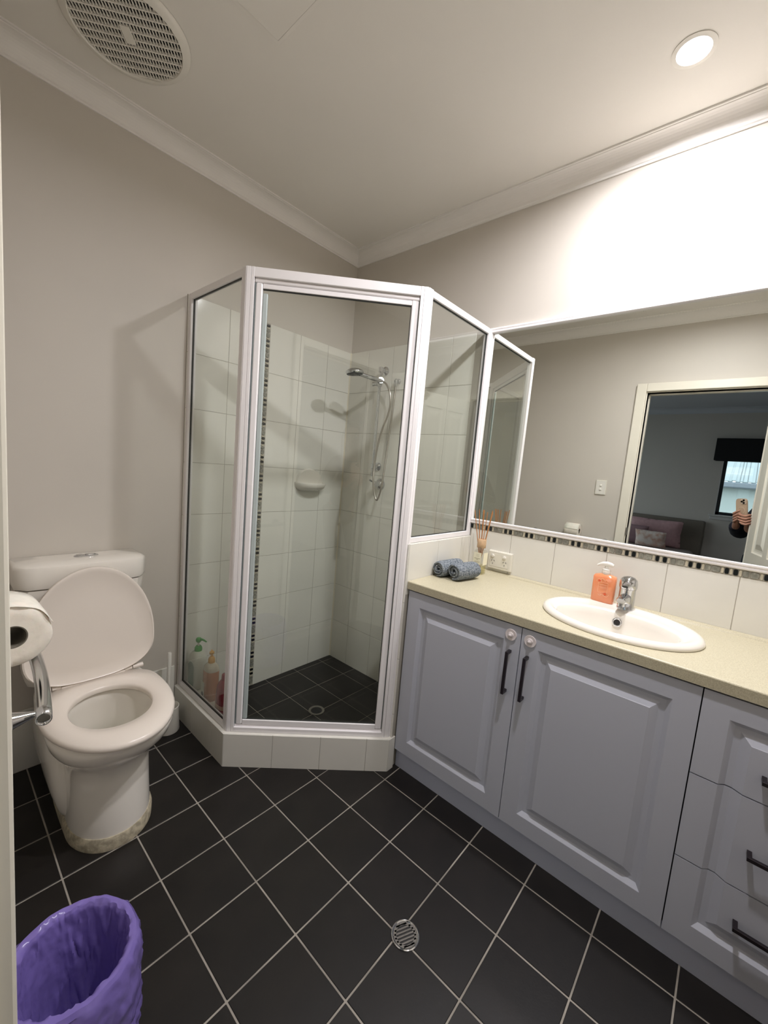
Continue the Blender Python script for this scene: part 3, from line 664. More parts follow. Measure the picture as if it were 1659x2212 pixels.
def panel_front(name, y0, y1, z0, z1, Y0, Y1, Zb, Zt, parent, th=0.0185):
    """slice y0..y1 / z0..z1 (y1<y0) of the raised panel that spans Y0..Y1 / Zb..Zt"""
    ins = [p[0] for p in PROF]
    ys = sorted({y0, y1} | {v for i in ins for v in (Y0 - i, Y1 + i) if y1 < v < y0}, reverse=True)
    zs = sorted({z0, z1} | {v for i in ins for v in (Zb + i, Zt - i) if z0 < v < z1})
    bm = B(); ed = 0.0012
    f = lambda y_, z_: XF + pdepth(max(0, min(Y0 - y_, y_ - Y1, z_ - Zb, Zt - z_)))
    G = [[bm.verts.new((f(y_, z_), y_, z_)) for z_ in zs] for y_ in ys]
    ym = (Y0 + Y1) / 2; zm = (Zb + Zt) / 2
    for i in range(len(ys) - 1):
        for j in range(len(zs) - 1):
            a, b_, c, d = G[i][j], G[i + 1][j], G[i + 1][j + 1], G[i][j + 1]
            left = (ys[i] + ys[i + 1]) / 2 > ym; low = (zs[j] + zs[j + 1]) / 2 < zm
            if left == low: bm.faces.new((a, b_, c)); bm.faces.new((a, c, d))
            else: bm.faces.new((a, b_, d)); bm.faces.new((b_, c, d))
    per = [G[i][0] for i in range(len(ys))] + [G[-1][j] for j in range(1, len(zs))] + [G[i][-1] for i in range(len(ys) - 2, -1, -1)] + [G[0][j] for j in range(len(zs) - 2, 0, -1)]
    back = [bm.verts.new((XF + th, v.co.y, v.co.z)) for v in per]; n = len(per)
    for k in range(n): bm.faces.new((per[k], back[k], back[(k + 1) % n], per[(k + 1) % n]))
    bm.faces.new(back)
    return obj(name, bm, CAB, parent)
d1 = panel_front('door', -0.997, -1.4865, ZD0, ZD1, -0.997, -1.4865, ZD0, ZD1, cab)
d2 = panel_front('door', -1.4895, -1.9795, ZD0, ZD1, -1.4895, -1.9795, ZD0, ZD1, cab)
def handle(parent, a, c):
    a = Vector(a); c = Vector(c); d = (c - a).normalized(); s = 0.005; bm = B()
    o_ = Vector((-1, 0, 0)); w = d.cross(o_)
    mt_ = Matrix((d, w, o_)).transposed().to_4x4(); mt_.translation = a; L = (c - a).length
    box(bm, 0, L, -s, s, 0.022, 0.031, 0.0006, 1, mt_); box(bm, 0, 0.010, -s, s, 0.0, 0.0225, 0.0004, 1, mt_); box(bm, L - 0.010, L, -s, s, 0.0, 0.0225, 0.0004, 1, mt_)
    obj('handle', bm, HANDLE, parent)
handle(d1, (XF, -1.4550, 0.716), (XF, -1.4550, 0.562)); handle(d2, (XF, -1.5175, 0.716), (XF, -1.5175, 0.562))
def disc(parent, y_, z_):
    bm = B(); lathe(bm, [(0.020, 0.0), (0.0205, 0.003), (0.0195, 0.005), (0.0175, 0.0045), (0.010, 0.0035), (0.0095, 0.008), (0.0075, 0.009), (0.0065, 0.0075), (0.006, 0.013), (0.004, 0.016), (0.0005, 0.0165)], (XF, y_, z_), (-1, 0, 0), 32, cap1=True)
    obj('safety_latch', bm, DISC, parent, True, label='round pinkish-white plastic safety latch')
disc(d1, -1.452, 0.770); disc(d2, -1.520, 0.770)
DY = -1.9825; DYe = -2.402
for z0, z1, hz in ((0.5695, ZD1, 0.634), (0.3235, 0.5660, 0.432), (ZD0, 0.3200, 0.234)):
    q = panel_front('drawer', DY, DYe, z0, z1, DY, DYe, ZD0, ZD1, cab)
    handle(q, (XF, -2.117, hz), (XF, -2.270, hz))
# worktop
bt = thing('worktop', 'speckled cream laminate vanity worktop with a thin back upstand', 'worktop', (-0.25, -1.7, ZT))
SCX, SCY, SHX, SHY = -0.268, -1.722, 0.200, 0.245
bm = B(); n = 64
hx_, hy_ = 0.165, 0.205
X0_, X1_, Y0_, Y1_ = -0.5085, -0.0125, NY0 - 0.0015, -2.424
def ray_rect(t):
    dx, dy = cos(t), sin(t); s = 1e9
    if dx > 1e-9: s = min(s, (X1_ - SCX) / dx)
    if dx < -1e-9: s = min(s, (X0_ - SCX) / dx)
    if dy > 1e-9: s = min(s, (Y0_ - SCY) / dy)
    if dy < -1e-9: s = min(s, (Y1_ - SCY) / dy)
    return SCX + dx * s, SCY + dy * s
angs = sorted([2 * pi * k / n for k in range(n)] + [math.atan2(yy - SCY, xx - SCX) % (2 * pi) for xx in (X0_, X1_) for yy in (Y0_, Y1_)])
top = []; 
def ring_at(z_, edge=0.0):
    out = [ray_rect(t) for t in angs]; return [(max(x_, X0_ + edge), y_, z_) for x_, y_ in out]
inn = lambda z_: [(SCX + hx_ * cos(t), SCY + hy_ * sin(t), z_) for t in angs]
loft(bm, [inn(ZT + .001), inn(ZB), ring_at(ZB, 0.004), ring_at(ZB - 0.0015, 0.0012), ring_at(ZB - 0.004), ring_at(ZT + .001)], closed=True)
w_o = obj('slab', bm, BENCH, bt)
bm = B(); prism(bm, [(-0.0125, ZB), (-0.034, ZB), (-0.031, ZB + 0.0045), (-0.024, ZB + 0.008), (-0.0125, ZB + 0.009)], -Y0_, -Y1_, mtx=Matrix(((1, 0, 0, 0), (0, 0, -1, 0), (0, 1, 0, 0), (0, 0, 0, 1)))); obj('upstand', bm, BENCH, bt)
# basin
bs = thing('basin', 'white oval ceramic inset basin on the cream worktop', 'basin', (SCX, SCY, ZB))
def oval(cx, cy, hx, hy, z_, n=64, e=2.0): return [(cx + hx * math.copysign(abs(cos(2 * pi * k / n)) ** (2 / e), cos(2 * pi * k / n)), cy + hy * math.copysign(abs(sin(2 * pi * k / n)) ** (2 / e), sin(2 * pi * k / n)), z_) for k in range(n)]
bm = B(); bxc = -0.313
R_ = [oval(SCX, SCY, .198, .243, ZB + .0005), oval(SCX, SCY, .200, .245, ZB + .004), oval(SCX, SCY, .198, .243, ZB + .011), oval(SCX, SCY, .190, .235, ZB + .0175), oval(SCX, SCY, .180, .225, ZB + .0195),
      oval(SCX - .004, SCY, .170, .215, ZB + .0175), oval(SCX - .012, SCY, .158, .206, ZB + .0145), oval(SCX - .03, SCY, .140, .197, ZB + .0135), oval(bxc, SCY, .128, .189, ZB + .0145), oval(bxc, SCY, .124, .184, ZB + .010),
      oval(bxc, SCY, .120, .176, ZB - .010), oval(bxc, SCY, .114, .162, ZB - .045), oval(bxc + .002, SCY, .098, .135, ZB - .085), oval(bxc + .005, SCY, .070, .090, ZB - .115), oval(bxc + .01, SCY, .035, .038, ZB - .125), oval(bxc + .012, SCY, .022, .022, ZB - .127)]
loft(bm, R_, cap0=False, cap1=True)
obj('bowl', bm, CERAM, bs, 60)
bm = B(); ofc = Vector((-0.1985, -1.712, ZB - 0.020)); ofn = Vector((-1, 0, 0.30)).normalized()
lathe(bm, [(0.0105, 0.001), (0.0155, 0.001), (0.0158, 0.003), (0.0130, 0.0045), (0.0105, 0.003)], ofc, ofn, 24, closed=True); obj('overflow_ring', bm, CHROME, bs, True)
bm = B(); lathe(bm, [(0.011, 0.0012), (0.011, 0.0016)], ofc, ofn, 20); obj('overflow_hole', bm, PLASG, bs)
bm = B(); lathe(bm, [(0.021, -.001), (0.021, 0.002), (0.016, 0.004), (0.006, 0.003)], (bxc + .012, SCY, ZB - 0.1268), n=24); obj('plug_waste', bm, CHROME, bs, True)
# mixer tap
TX, TY, TZ = -0.112, -1.716, ZB + 0.0138
tp = thing('basin_tap', 'chrome mixer tap with a domed lever at the back of the basin', 'tap', (TX, TY, TZ))
bm = B(); lathe(bm, [(0.029, 0), (0.029, 0.004), (0.0275, 0.008), (0.0268, 0.075), (0.0272, 0.078)], (TX, TY, TZ), n=32); obj('tap_body', bm, CHROME, tp, True)
bm = B()
rings = []
for s, cx_, cz_, hw_, hh_ in ((0, -0.010, 0.034, 0.019, 0.030), (1, -0.040, 0.040, 0.0185, 0.020), (2, -0.068, 0.046, 0.0175, 0.0135), (3, -0.092, 0.049, 0.0165, 0.0115), (4, -0.100, 0.049, 0.014, 0.008)):
    rings.append([(TX + cx_, TY + hw_ * math.copysign(abs(cos(2 * pi * k / 20)) ** .7, cos(2 * pi * k / 20)), TZ + cz_ + hh_ * math.copysign(abs(sin(2 * pi * k / 20)) ** .7, sin(2 * pi * k / 20))) for k in range(20)])
loft(bm, rings); lathe(bm, [(0.0115, 0), (0.0115, 0.012), (0.009, 0.012)], (TX - 0.086, TY, TZ + 0.040), (-0.1, 0, -1), 18); obj('spout', bm, CHROME, tp, 60)
bm = B(); lathe(bm, [(0.0278, 0.0), (0.0298, 0.006), (0.0298, 0.020), (0.0270, 0.034), (0.019, 0.042), (0.008, 0.0455), (0.0004, 0.046)], (TX, TY, TZ + 0.079), n=32)
rings = []
for cx_, cz_, hw_, hh_ in ((-0.004, 0.098, 0.024, 0.016), (-0.026, 0.100, 0.021, 0.011), (-0.05, 0.098, 0.015, 0.006), (-0.066, 0.096, 0.010, 0.004)):
    rings.append([(TX + cx_, TY + hw_ * cos(2 * pi * k / 20), TZ + cz_ + hh_ * sin(2 * pi * k / 20)) for k in range(20)])
loft(bm, rings); obj('lever', bm, CHROME, tp, 60)
# hand soap
SX, SY, SZ = -0.098, -1.634, ZB + 0.0155
so = thing('hand_soap', 'orange pump bottle of hand soap standing on the basin rim beside the tap', 'soap', (SX, SY, SZ))
so_r = radians(4)
bm = B(); loft(bm, [rrect(SX, SY, .019, .037, SZ, 5, rot=so_r), rrect(SX, SY, .022, .040, SZ + .004, 5, rot=so_r), rrect(SX, SY, .0225, .0405, SZ + .060, 5, rot=so_r), rrect(SX, SY, .0225, .0405, SZ + .098, 5, rot=so_r), rrect(SX, SY, .020, .037, SZ + .105, 4, rot=so_r), rrect(SX, SY, .014, .020, SZ + .110, 3, rot=so_r), rrect(SX, SY, .012, .012, SZ + .112, 2)]); so_b = obj('bottle_body', bm, SOAPO, so, True)
bm = B(); lathe(bm, [(.0145, 0), (.0150, .002), (.0150, .014), (.0135, .016)], (SX, SY, SZ + .110), n=28); obj('pump_collar', bm, CLEARP, so, True)
bm = B(); lathe(bm, [(.0145, 0), (.0145, .003), (.006, .005), (.005, .016)], (SX, SY, SZ + .126), n=24); obj('pump_stem', bm, PLASW, so, True)
bm = B(); tube(bm, [(SX, SY - .022, SZ + .146), (SX, SY - .012, SZ + .149), (SX, SY, SZ + .150), (SX - .001, SY + .014, SZ + .149), (SX - .002, SY + .026, SZ + .144), (SX - .002, SY + .033, SZ + .139)], [.006, .0085, .0095, .0075, .005, .0035], 14); obj('pump_head', bm, PLASW, so, True)
# printed label: outlined square, lines and swirls on the front face
lx = SX - .0232
def lab(bm, y0, y1, z0, z1): box(bm, lx - .0004, lx + .0006, SY + y0, SY + y1, SZ + z0, SZ + z1)
bm = B()
for a in ((-.017, .016, .040, .0408), (-.017, .016, .079, .0798), (-.017, -.0162, .040, .0798), (.0152, .016, .040, .0798), (-.013, .012, .070, .0712), (-.011, .010, .066, .0668), (-.013, .012, .0605, .0618), (-.009, .008, .0565, .0572), (-.012, .012, .031, .0322), (-.008, .010, .0275, .0282)): lab(bm, *a)
for cy_, cz_, r_, a0, a1 in ((.016, .083, .008, -0.5, 3.6), (.004, .088, .006, 0, 3.1), (-.014, .036, .009, 3.0, 6.4), (.008, .034, .006, 2.6, 6), (-.010, .086, .005, -.5, 3.4)):
    tube(bm, [(lx, SY + cy_ + r_ * cos(a0 + (a1 - a0) * k / 14), SZ + cz_ + r_ * sin(a0 + (a1 - a0) * k / 14)) for k in range(15)], .0006, 5)
obj('label_print', bm, SOAPL, so_b)
for cy_, cz_, r_ in ((.014, .085, .0055), (-.010, .036, .0055)):
    bm = B(); lathe(bm, [(r_, 0), (r_ * .9, .0008)], (lx + .0004, SY + cy_, SZ + cz_), (-1, 0, 0), 14); obj('label_flower', bm, SOAPR, so_b)
# reed diffuser
RX, RY, RZ_ = -0.098, -1.098, ZB
rd = thing('reed_diffuser', 'reed diffuser bottle with a pale wooden cap standing behind the rolled towels', 'diffuser', (RX, RY, RZ_))
bm = B(); loft(bm, [rrect(RX, RY, .026, .026, RZ_ + .0005, 5), rrect(RX, RY, .0275, .0275, RZ_ + .004, 5), rrect(RX, RY, .0275, .0275, RZ_ + .103, 5), rrect(RX, RY, .024, .024, RZ_ + .112, 4), rrect(RX, RY, .013, .013, RZ_ + .117, 2), rrect(RX, RY, .013, .013, RZ_ + .126, 2)]); rb_ = obj('bottle', bm, BGLASS, rd, True)
bm = B(); loft(bm, [rrect(RX, RY, .024, .024, RZ_ + .005, 5), rrect(RX, RY, .0245, .0245, RZ_ + .042, 5)]); obj('oil', bm, OIL, rb_, True)
bm = B(); box(bm, RX - .0285, RX - .0276, RY - .019, RY + .020, RZ_ + .046, RZ_ + .104); lb = obj('label', bm, LABEL, rb_)
bm = B(); box(bm, RX - .022, RX + .018, RY - .0285, RY - .0276, RZ_ + .046, RZ_ + .104); obj('label', bm, LABEL, rb_)
bm = B()
for z_, w_, h_ in ((.0935, .007, .0012), (.0865, .007, .0012), (.0745, .015, .0026), (.0695, .006, .0022), (.062, .014, .0008), (.059, .015, .0008), (.056, .012, .0008), (.048, .015, .0008), (.0445, .010, .0008)): box(bm, RX - .0288, RX - .0284, RY - w_, RY + w_, RZ_ + z_, RZ_ + z_ + h_)
obj('label_print', bm, LABELT, rb_)
bm = B(); lathe(bm, [(.009, .002), (.0185, 0), (.0205, .002), (.0205, .040), (.019, .042), (.010, .042), (.009, .040)], (RX, RY, RZ_ + .124), n=32, closed=True); obj('wooden_cap', bm, WOOD, rd, True)
random.seed(3)
for k, (dx, dy) in enumerate([(-.02, .047), (.004, .036), (-.012, .026), (.02, .020), (.0, .006), (-.018, -.022), (.012, -.034), (-.004, -.040), (.018, -.028)]):
    bm = B(); cyl(bm, (RX - dx * .12, RY - dy * .12, RZ_ + .02), (RX + dx * .95, RY + dy * .95, RZ_ + .302 + random.uniform(-.006, .005)), .0017, n=8); obj('reed', bm, REED, rd)
# rolled face towels
def towel(label, c, yaw, L, R0, turns, ph, grp):
    t_ = thing('rolled_towel', label, 'towel', (c[0], c[1], ZB), grp)
    bm = B(); ns = int(turns * 30); nl = 14; th = R0 / (turns + 0.35) * .98; rows = []
    for i in range(nl + 1):
        s = i / nl; x_ = -L / 2 + L * s; w = 1 - 0.10 * (abs(2 * s - 1)) ** 4; outer = []; inn_ = []
        for j in range(ns + 1):
            a = ph + 2 * pi * turns * j / ns; r = th * 0.55 + (R0 - th * .55) * j / ns
            jit = 1 + 0.045 * noise.noise(Vector((x_ * 22, cos(a) * 1.6 + r * 40, sin(a) * 1.6)) )
            xo = x_ + (0.004 * sin(a * 1.3 + ph) if i in (0, nl) else 0) + (-.005 * (1 - j / ns) if i == nl else .005 * (1 - j / ns) if i == 0 else 0)
            hf = 0.93
            for lst, rr in ((outer, r + th * .38), (inn_, r - th * .40)):
                lst.append(Vector((xo, cos(a) * rr * w * jit, max(sin(a) * rr * w * jit * hf, -(R0 + th * .38) * .90))))
        rows.append(outer + inn_[::-1])
    ry_ = Matrix.Rotation(yaw, 4, 'Z'); zc = (R0 + th * .38) * .90
    rings = [[(ry_ @ p) + Vector((c[0], c[1], ZB + zc)) for p in r] for r in rows]
    R = [[bm.verts.new(p) for p in r] for r in rings]; n_ = len(R[0])
    for i in range(nl):
        for j in range(n_): bm.faces.new((R[i][j], R[i][(j + 1) % n_], R[i + 1][(j + 1) % n_], R[i + 1][j]))
    half = n_ // 2
    for rr in (R[0], R[-1]):
        for j in range(half - 1): bm.faces.new((rr[j], rr[j + 1], rr[n_ - 2 - j], rr[n_ - 1 - j]))
    o_ = obj('terry_roll', bm, TOWEL, t_, 60)
    sb = o_.modifiers.new('s', 'SUBSURF'); sb.levels = 1; sb.render_levels = 1
towel('slate-blue rolled towel on the worktop, the left one nearest the nib wall', (-0.262, -1.030, 0), radians(-4), 0.165, 0.0375, 2.6, -11.4, 'rolled face towels')
towel('slate-blue rolled towel on the worktop, the right one nearest the basin', (-0.262, -1.111, 0), radians(-10), 0.150, 0.0395, 2.3, -9.6, 'rolled face towels')
# double power point
po = thing('power_point', 'white double power point on the splashback tiles', 'socket', (-0.012, -1.162, 0.912))
bm = B(); box(bm, -0.012, -0.024, -1.104, -1.224, 0.868, 0.956, 0.003, 2); obj('mounting_block', bm, SWITCHG, po)
bm = B(); box(bm, -0.024, -0.032, -1.106, -1.222, 0.870, 0.954, 0.003, 2); obj('face_plate', bm, SWITCHG, po)
bm = B(); box(bm, -0.032, -0.0332, -1.117, -1.211, 0.882, 0.944, 0.001, 1); obj('face_insert', bm, SWITCHG, po)
for yy in (-1.133, -1.192):
    bm = B(); lathe(bm, [(.0085, 0), (.0085, .005), (.006, .0065)], (-0.033, yy + .003, 0.932), (-1, 0, -.12), 20); obj('rocker_switch', bm, PLASW, po, True)
    bm = B()
    for ddy, ddz, an in ((.0065, .006, 28), (-.0065, .006, -28), (0, -.008, 0)):
        mm_ = Matrix.Translation((-0.0336, yy + ddy, 0.903 + ddz)) @ Matrix.Rotation(radians(an), 4, 'X'); box(bm, -.0004, .0004, -.0009, .0009, -.0036, .0036, mtx=mm_)
    obj('socket_slots', bm, PLASG, po)

# mirror --------------------------------------------------------------
MY0, MY1, MZ0, MZ1 = -0.985, -2.430, 1.089, 1.990
mirr = thing('wall_mirror', 'wide wall mirror in a slim white moulded frame above the vanity', 'mirror', (-0.006, -1.7, 1.07))
def mxp(y_, z_): return -0.012 + 0.003 * (y_ + 1.4) + 0.0066 * (z_ - 1.075) + 0.0
bm = B(); e = 0.003
co = [(MY0 + e, MZ0 - e), (MY1 - e, MZ0 - e), (MY1 - e, MZ1 + e), (MY0 + e, MZ1 + e)]
loft(bm, [[(mxp(a, c), a, c) for a, c in co], [(mxp(a, c) + 0.004, a, c) for a, c in co]]); obj('mirror_glass', bm, MIRROR, mirr)
fprof = [(0.0, 0.0), (0.0, -0.013), (0.004, -0.0175), (0.009, -0.0175), (0.0105, -0.0155), (0.013, -0.0155), (0.017, -0.020), (0.022, -0.020), (0.0235, -0.017), (0.0235, -0.002)]
oy0, oy1, oz0, oz1 = MY0 + 0.0185, MY1 - 0.0185, MZ0 - 0.0210, MZ1 + 0.0210
def fstick(a, c, din, name='frame_side'):
    bm = B(); rings = []
    for p, sg in ((a, 1), (c, -1)):
        dv = (Vector((0, c[0] - a[0], c[1] - a[1]))).normalized() * sg; iv = Vector((0, din[0], din[1]))
        rings.append([Vector((-0.0012 + x_, p[0], p[1])) + iv * t + dv * t for t, x_ in fprof])
    loft(bm, rings); obj(name, bm, ALU, mirr)
fstick((oy0, oz0), (oy1, oz0), (0, 1)); fstick((oy1, oz1), (oy0, oz1), (0, -1)); fstick((oy0, oz1), (oy0, oz0), (-1, 0)); fstick((oy1, oz0), (oy1, oz1), (1, 0))

# ================================================================== TOILET
CX = -1.433
wc = thing('toilet', 'white close-coupled toilet with its lid raised against the cistern', 'toilet', (CX, -0.35, 0))
def egg(hw, yf, yb, z_, yc=None, n=56, eb=3.2, ef=2.05):
    """outline: elliptical to the front (yf), squarer to the back (yb)"""
    yc = yc if yc is not None else (yb - 0.55 * (yb - yf)); o_ = []
    for k in range(n):
        t = 2 * pi * k / n; c, s = cos(t), sin(t)
        if s <= 0: o_.append((CX + hw * math.copysign(abs(c) ** (2 / ef), c), yc - (yc - yf) * abs(s) ** (2 / ef), z_))
        else: o_.append((CX + hw * math.copysign(abs(c) ** (2 / eb), c), yc + (yb - yc) * abs(s) ** (2 / eb), z_))
    return o_
bm = B(); YC = -0.50
rings = [egg(.120, -.607, -.015, .040, -.46), egg(.120, -.606, -.015, .06, -.46), egg(.117, -.600, -.015, .14, -.46), egg(.116, -.592, -.015, .22, -.46), egg(.120, -.592, -.015, .265, -.46), egg(.134, -.612, -.02, .290, -.46), egg(.158, -.655, -.03, .325, -.47), egg(.172, -.685, -.03, .355, -.48), egg(.179, -.700, -.03, .385, -.48), egg(.179, -.702, -.03, .400, -.48), egg(.176, -.698, -.03, .407, -.48),
         egg(.125, -.622, -.325, .407, -.46, eb=2.1), egg(.120, -.615, -.33, .400, -.46, eb=2.1), egg(.122, -.618, -.325, .365, -.46, eb=2.1), egg(.112, -.600, -.33, .30, -.45, eb=2.1), egg(.085, -.545, -.325, .235, -.42, eb=2.1), egg(.060, -.475, -.30, .195, -.39, eb=2.1), egg(.045, -.42, -.30, .150, -.36, eb=2.1)]
loft(bm, rings); obj('pan', bm, CERAM, wc, 60)
bm = B()
for sx in (-1, 1):
    rr = []
    for k, (y_, w_, z0_, z1_) in enumerate(((-.46, .02, .05, .10), (-.42, .055, .045, .20), (-.34, .065, .045, .27), (-.22, .065, .045, .30), (-.03, .06, .045, .31))):
        rr.append([(CX + sx * (.085 + w_ * (0.5 + 0.5 * cos(a))), y_, (z0_ + z1_) / 2 + (z1_ - z0_) / 2 * sin(a)) for a in [2 * pi * j / 20 for j in range(20)]])
    loft(bm, rr)
obj('trap_cover', bm, CERAM, wc, 60)
bm = B(); loft(bm, [egg(.126, -.616, -.012, 0, -.46), egg(.127, -.617, -.012, .03, -.46), egg(.122, -.610, -.012, .0425, -.46)]); obj('cement_bed', bm, CEMENT, wc, 60)
bm = B(); loft(bm, [egg(.071, -.508, -.318, .213, -.41, eb=2.1), egg(.071, -.508, -.318, .2135, -.41, eb=2.1)]); obj('water', bm, WATER, wc)
SZt = 0.432
bm = B(); seat = [egg(.184, -.716, -.262, .410, -.43, eb=3.4), egg(.190, -.722, -.258, .414, -.43, eb=3.4), egg(.190, -.722, -.258, .424, -.43, eb=3.4), egg(.184, -.716, -.262, SZt, -.43, eb=3.4), egg(.150, -.660, -.300, SZt + .003, -.48, eb=2.6), egg(.122, -.616, -.335, SZt - .001, -.475, eb=2.1), egg(.116, -.609, -.341, SZt - .008, -.475, eb=2.1), egg(.118, -.611, -.339, .410, -.475, eb=2.1)]
loft(bm, seat, closed=True); obj('seat', bm, SEATP, wc, 60)
# lid: flat egg, hinged up
def egg2(hw, L, off, z_, n=56):   # local: x across, y along the lid from the hinge
    o_ = []; yc = L * .31
    for k in range(n):
        t = 2 * pi * k / n; c, s = cos(t), sin(t)
        o_.append((hw * math.copysign(abs(c) ** (2 / (2.0 if s > 0 else 2.7)), c), (yc + (L - off - yc) * abs(s) ** (2 / 2.05)) if s > 0 else (yc - (yc - off) * abs(s) ** (2 / 2.7)), z_))
    return o_
bm = B(); LL = .424; loft(bm, [egg2(.186, LL - .016, .014, -.006), egg2(.196, LL - .008, .006, -.006), egg2(.203, LL - .002, .001, .000), egg2(.205, LL, 0, .006), egg2(.204, LL - .001, .001, .015), egg2(.199, LL - .005, .004, .017), egg2(.195, LL - .010, .009, .013), egg2(.15, LL - .06, .05, .0125)])
lm = Matrix.Translation((CX, -.262, .434)) @ Matrix.Rotation(radians(86), 4, 'X'); bmesh.ops.transform(bm, matrix=lm, verts=bm.verts); obj('lid', bm, SEATP, wc, 60)
bm = B()
for sx in (-1, 1):
    for a, c in ((.10, .125), (.128, .165)): cyl(bm, (CX + sx * a, -.262, .436), (CX + sx * c, -.262, .436), .0095)
box(bm, CX - .10, CX + .10, -.275, -.256, .428, .438, .003); obj('hinge', bm, SEATP, wc, True)
# cistern
bm = B()
def cis(hw, yf, yb, z_, bow=.018, n=14):
    o_ = [(CX + hw, yb, z_)]
    o_ += [(CX - hw, yb, z_)]
    for k in range(n + 1):
        s = -1 + 2 * k / n; rr = 1 - max(0, (abs(s) - .90) / .10) ** 2 * .18; o_.append((CX + s * hw, (yf + .0) * rr - bow * (1 - s * s) + 0, z_))
    return o_
loft(bm, [cis(.170, -.135, -.005, .395, .01), cis(.178, -.145, -.005, .42, .012), cis(.190, -.155, -.005, .55), cis(.198, -.160, -.005, .70), cis(.202, -.162, -.005, .772)]); obj('cistern', bm, CERAM, wc, 40)
bm = B(); loft(bm, [cis(.200, -.160, -.005, .7735), cis(.206, -.166, -.004, .777), cis(.209, -.169, -.003, .79), cis(.209, -.169, -.003, .845), cis(.206, -.166, -.004, .856), cis(.196, -.155, -.010, .862), cis(.120, -.10, -.03, .864, .01)]); cl = obj('cistern_lid', bm, CERAM, wc, 45)
bm = B(); loft(bm, [rrect(CX + .015, -.082, .040, .015, .8645, 2.6), rrect(CX + .015, -.082, .040, .015, .867, 2.6), rrect(CX + .015, -.082, .037, .013, .868, 2.6)])
obj('flush_plate', bm, CHROME, cl, True)
bm = B(); loft(bm, [rrect(CX + .028, -.082, .018, .0105, .868, 2.6), rrect(CX + .028, -.082, .017, .0095, .8715, 2.6)]); loft(bm, [rrect(CX - .006, -.082, .013, .0105, .868, 2.6), rrect(CX - .006, -.082, .012, .0095, .8705, 2.6)]); obj('flush_button', bm, CHROME, cl, True)
# toilet brush
bh = thing('toilet_brush', 'white toilet brush standing in a round white holder beside the toilet', 'brush', (-1.107, -.118, 0))
bm = B(); lathe(bm, [(.048, 0), (.050, .004), (.044, .105), (.046, .118), (.043, .120), (.040, .105), (.044, .010), (.02, .006)], (-1.107, -.118, 0), n=36); obj('holder', bm, PLASW, bh, True)
bm = B(); tube(bm, [(-1.107, -.116, .09), (-1.104, -.108, .25), (-1.1, -.1, .366), (-1.0998, -.0995, .372)], [.0085, .0085, .0095, .007], 14); obj('handle', bm, PLASW, bh, True)
bm = B(); lathe(bm, [(.006, .012), (.030, .02), (.032, .06), (.02, .09), (.008, .10)], (-1.107, -.116, 0), n=20); obj('bristle_head', bm, PLASW, bh, True)

# towel rail and paper roll on the door wall
rl = thing('towel_rail', 'bowed chrome towel rail on the wall beside the toilet', 'rail', (XW, -.92, .882))
pts = []
for k in range(25):
    s = -1 + 2 * k / 24; pts.append((-1.7295 + .0265 * (1 - s * s), -.917 + s * -.310, .882))
bm = B(); tube(bm, pts, .0105, 20, cap=False)
bmesh.ops.recalc_face_normals(bm, faces=bm.faces)
ro = obj('rail_bar', bm, CHROME, rl, True); so_m = ro.modifiers.new('w', 'SOLIDIFY'); so_m.thickness = .0022; so_m.offset = -1
for sy in (1, -1):
    e_ = Vector(pts[0 if sy > 0 else -1]); d_ = (Vector(pts[1 if sy > 0 else -2]) - e_).normalized()
    bm = B(); cyl(bm, e_ + d_ * .006, e_ + d_ * .009, .0088, n=20); obj('end_cap', bm, STEEL, rl, True)
for yy in (-.640, -1.204):
    bm = B(); lathe(bm, [(.027, 0), (.027, .006), (.022, .014), (.012, .024), (.009, .030), (.013, .036), (.010, .045), (.0035, .066)], (XW, yy, .882), (1, 0, 0), 28); obj('rail_post', bm, CHROME, rl, True)
RLC = Vector((-1.7405, -.968, .9435)); 
tr = thing('toilet_roll', 'roll of white toilet paper resting on the chrome towel rail', 'toilet paper', RLC)
def rollring(r, y_, n=48): return [(RLC.x + r * cos(2 * pi * k / n), y_, RLC.z + r * sin(2 * pi * k / n)) for k in range(n)]
bm = B(); prof = [(.0215, -.915), (.056, -.915), (.0585, -.918), (.0588, -.940), (.0588, -.96), (.0588, -1.0), (.0582, -1.017), (.0562, -1.020), (.040, -1.0195), (.0215, -1.020)]
rings = []
for r, y_ in prof:
    rings.append([(RLC.x + (r * (1 + .018 * sin(5 * a + y_ * 40) * (r > .05))) * cos(a), y_, RLC.z + (r * (1 + .018 * sin(3 * a + 1 + y_ * 60) * (r > .05))) * sin(a)) for a in [2 * pi * k / 48 for k in range(48)]])
loft(bm, rings, closed=True); obj('paper_roll', bm, PAPER, tr, 60)
bm = B(); loft(bm, [rollring(.0212, -.9155), rollring(.0212, -1.0195), rollring(.0196, -1.0195), rollring(.0196, -.9155)], closed=True); obj('card_core', bm, CARD, tr, True)
bm = B(); rr = []
for k in range(20):      # loose outer sheet: wraps over the top and hangs on the room side
    a = radians(150 - k * 7.2); r = .0590 + .0006 * max(0, k - 12) / 14
    if k > 18: p = (RLC.x + .0605 * cos(radians(18 - (k - 18) * 3)) + (k - 18) * .0006, RLC.z + .0605 * sin(radians(18 - (k - 18) * 3)))
    else: p = (RLC.x + r * cos(a), RLC.z + r * sin(a))
    rr.append(p)
A_ = [[bm.verts.new((p[0] + o_, y_ + .0012 * sin(i * .9 + y_ * 90), p[1] + .0008 * sin(i))) for i, p in enumerate(rr)] for y_, o_ in ((-.914, 0), (-.95, .001), (-.99, .0), (-1.0215, .0005))]
for i in range(3):
    for j in range(len(rr) - 1): bm.faces.new((A_[i][j], A_[i][j + 1], A_[i + 1][j + 1], A_[i + 1][j]))
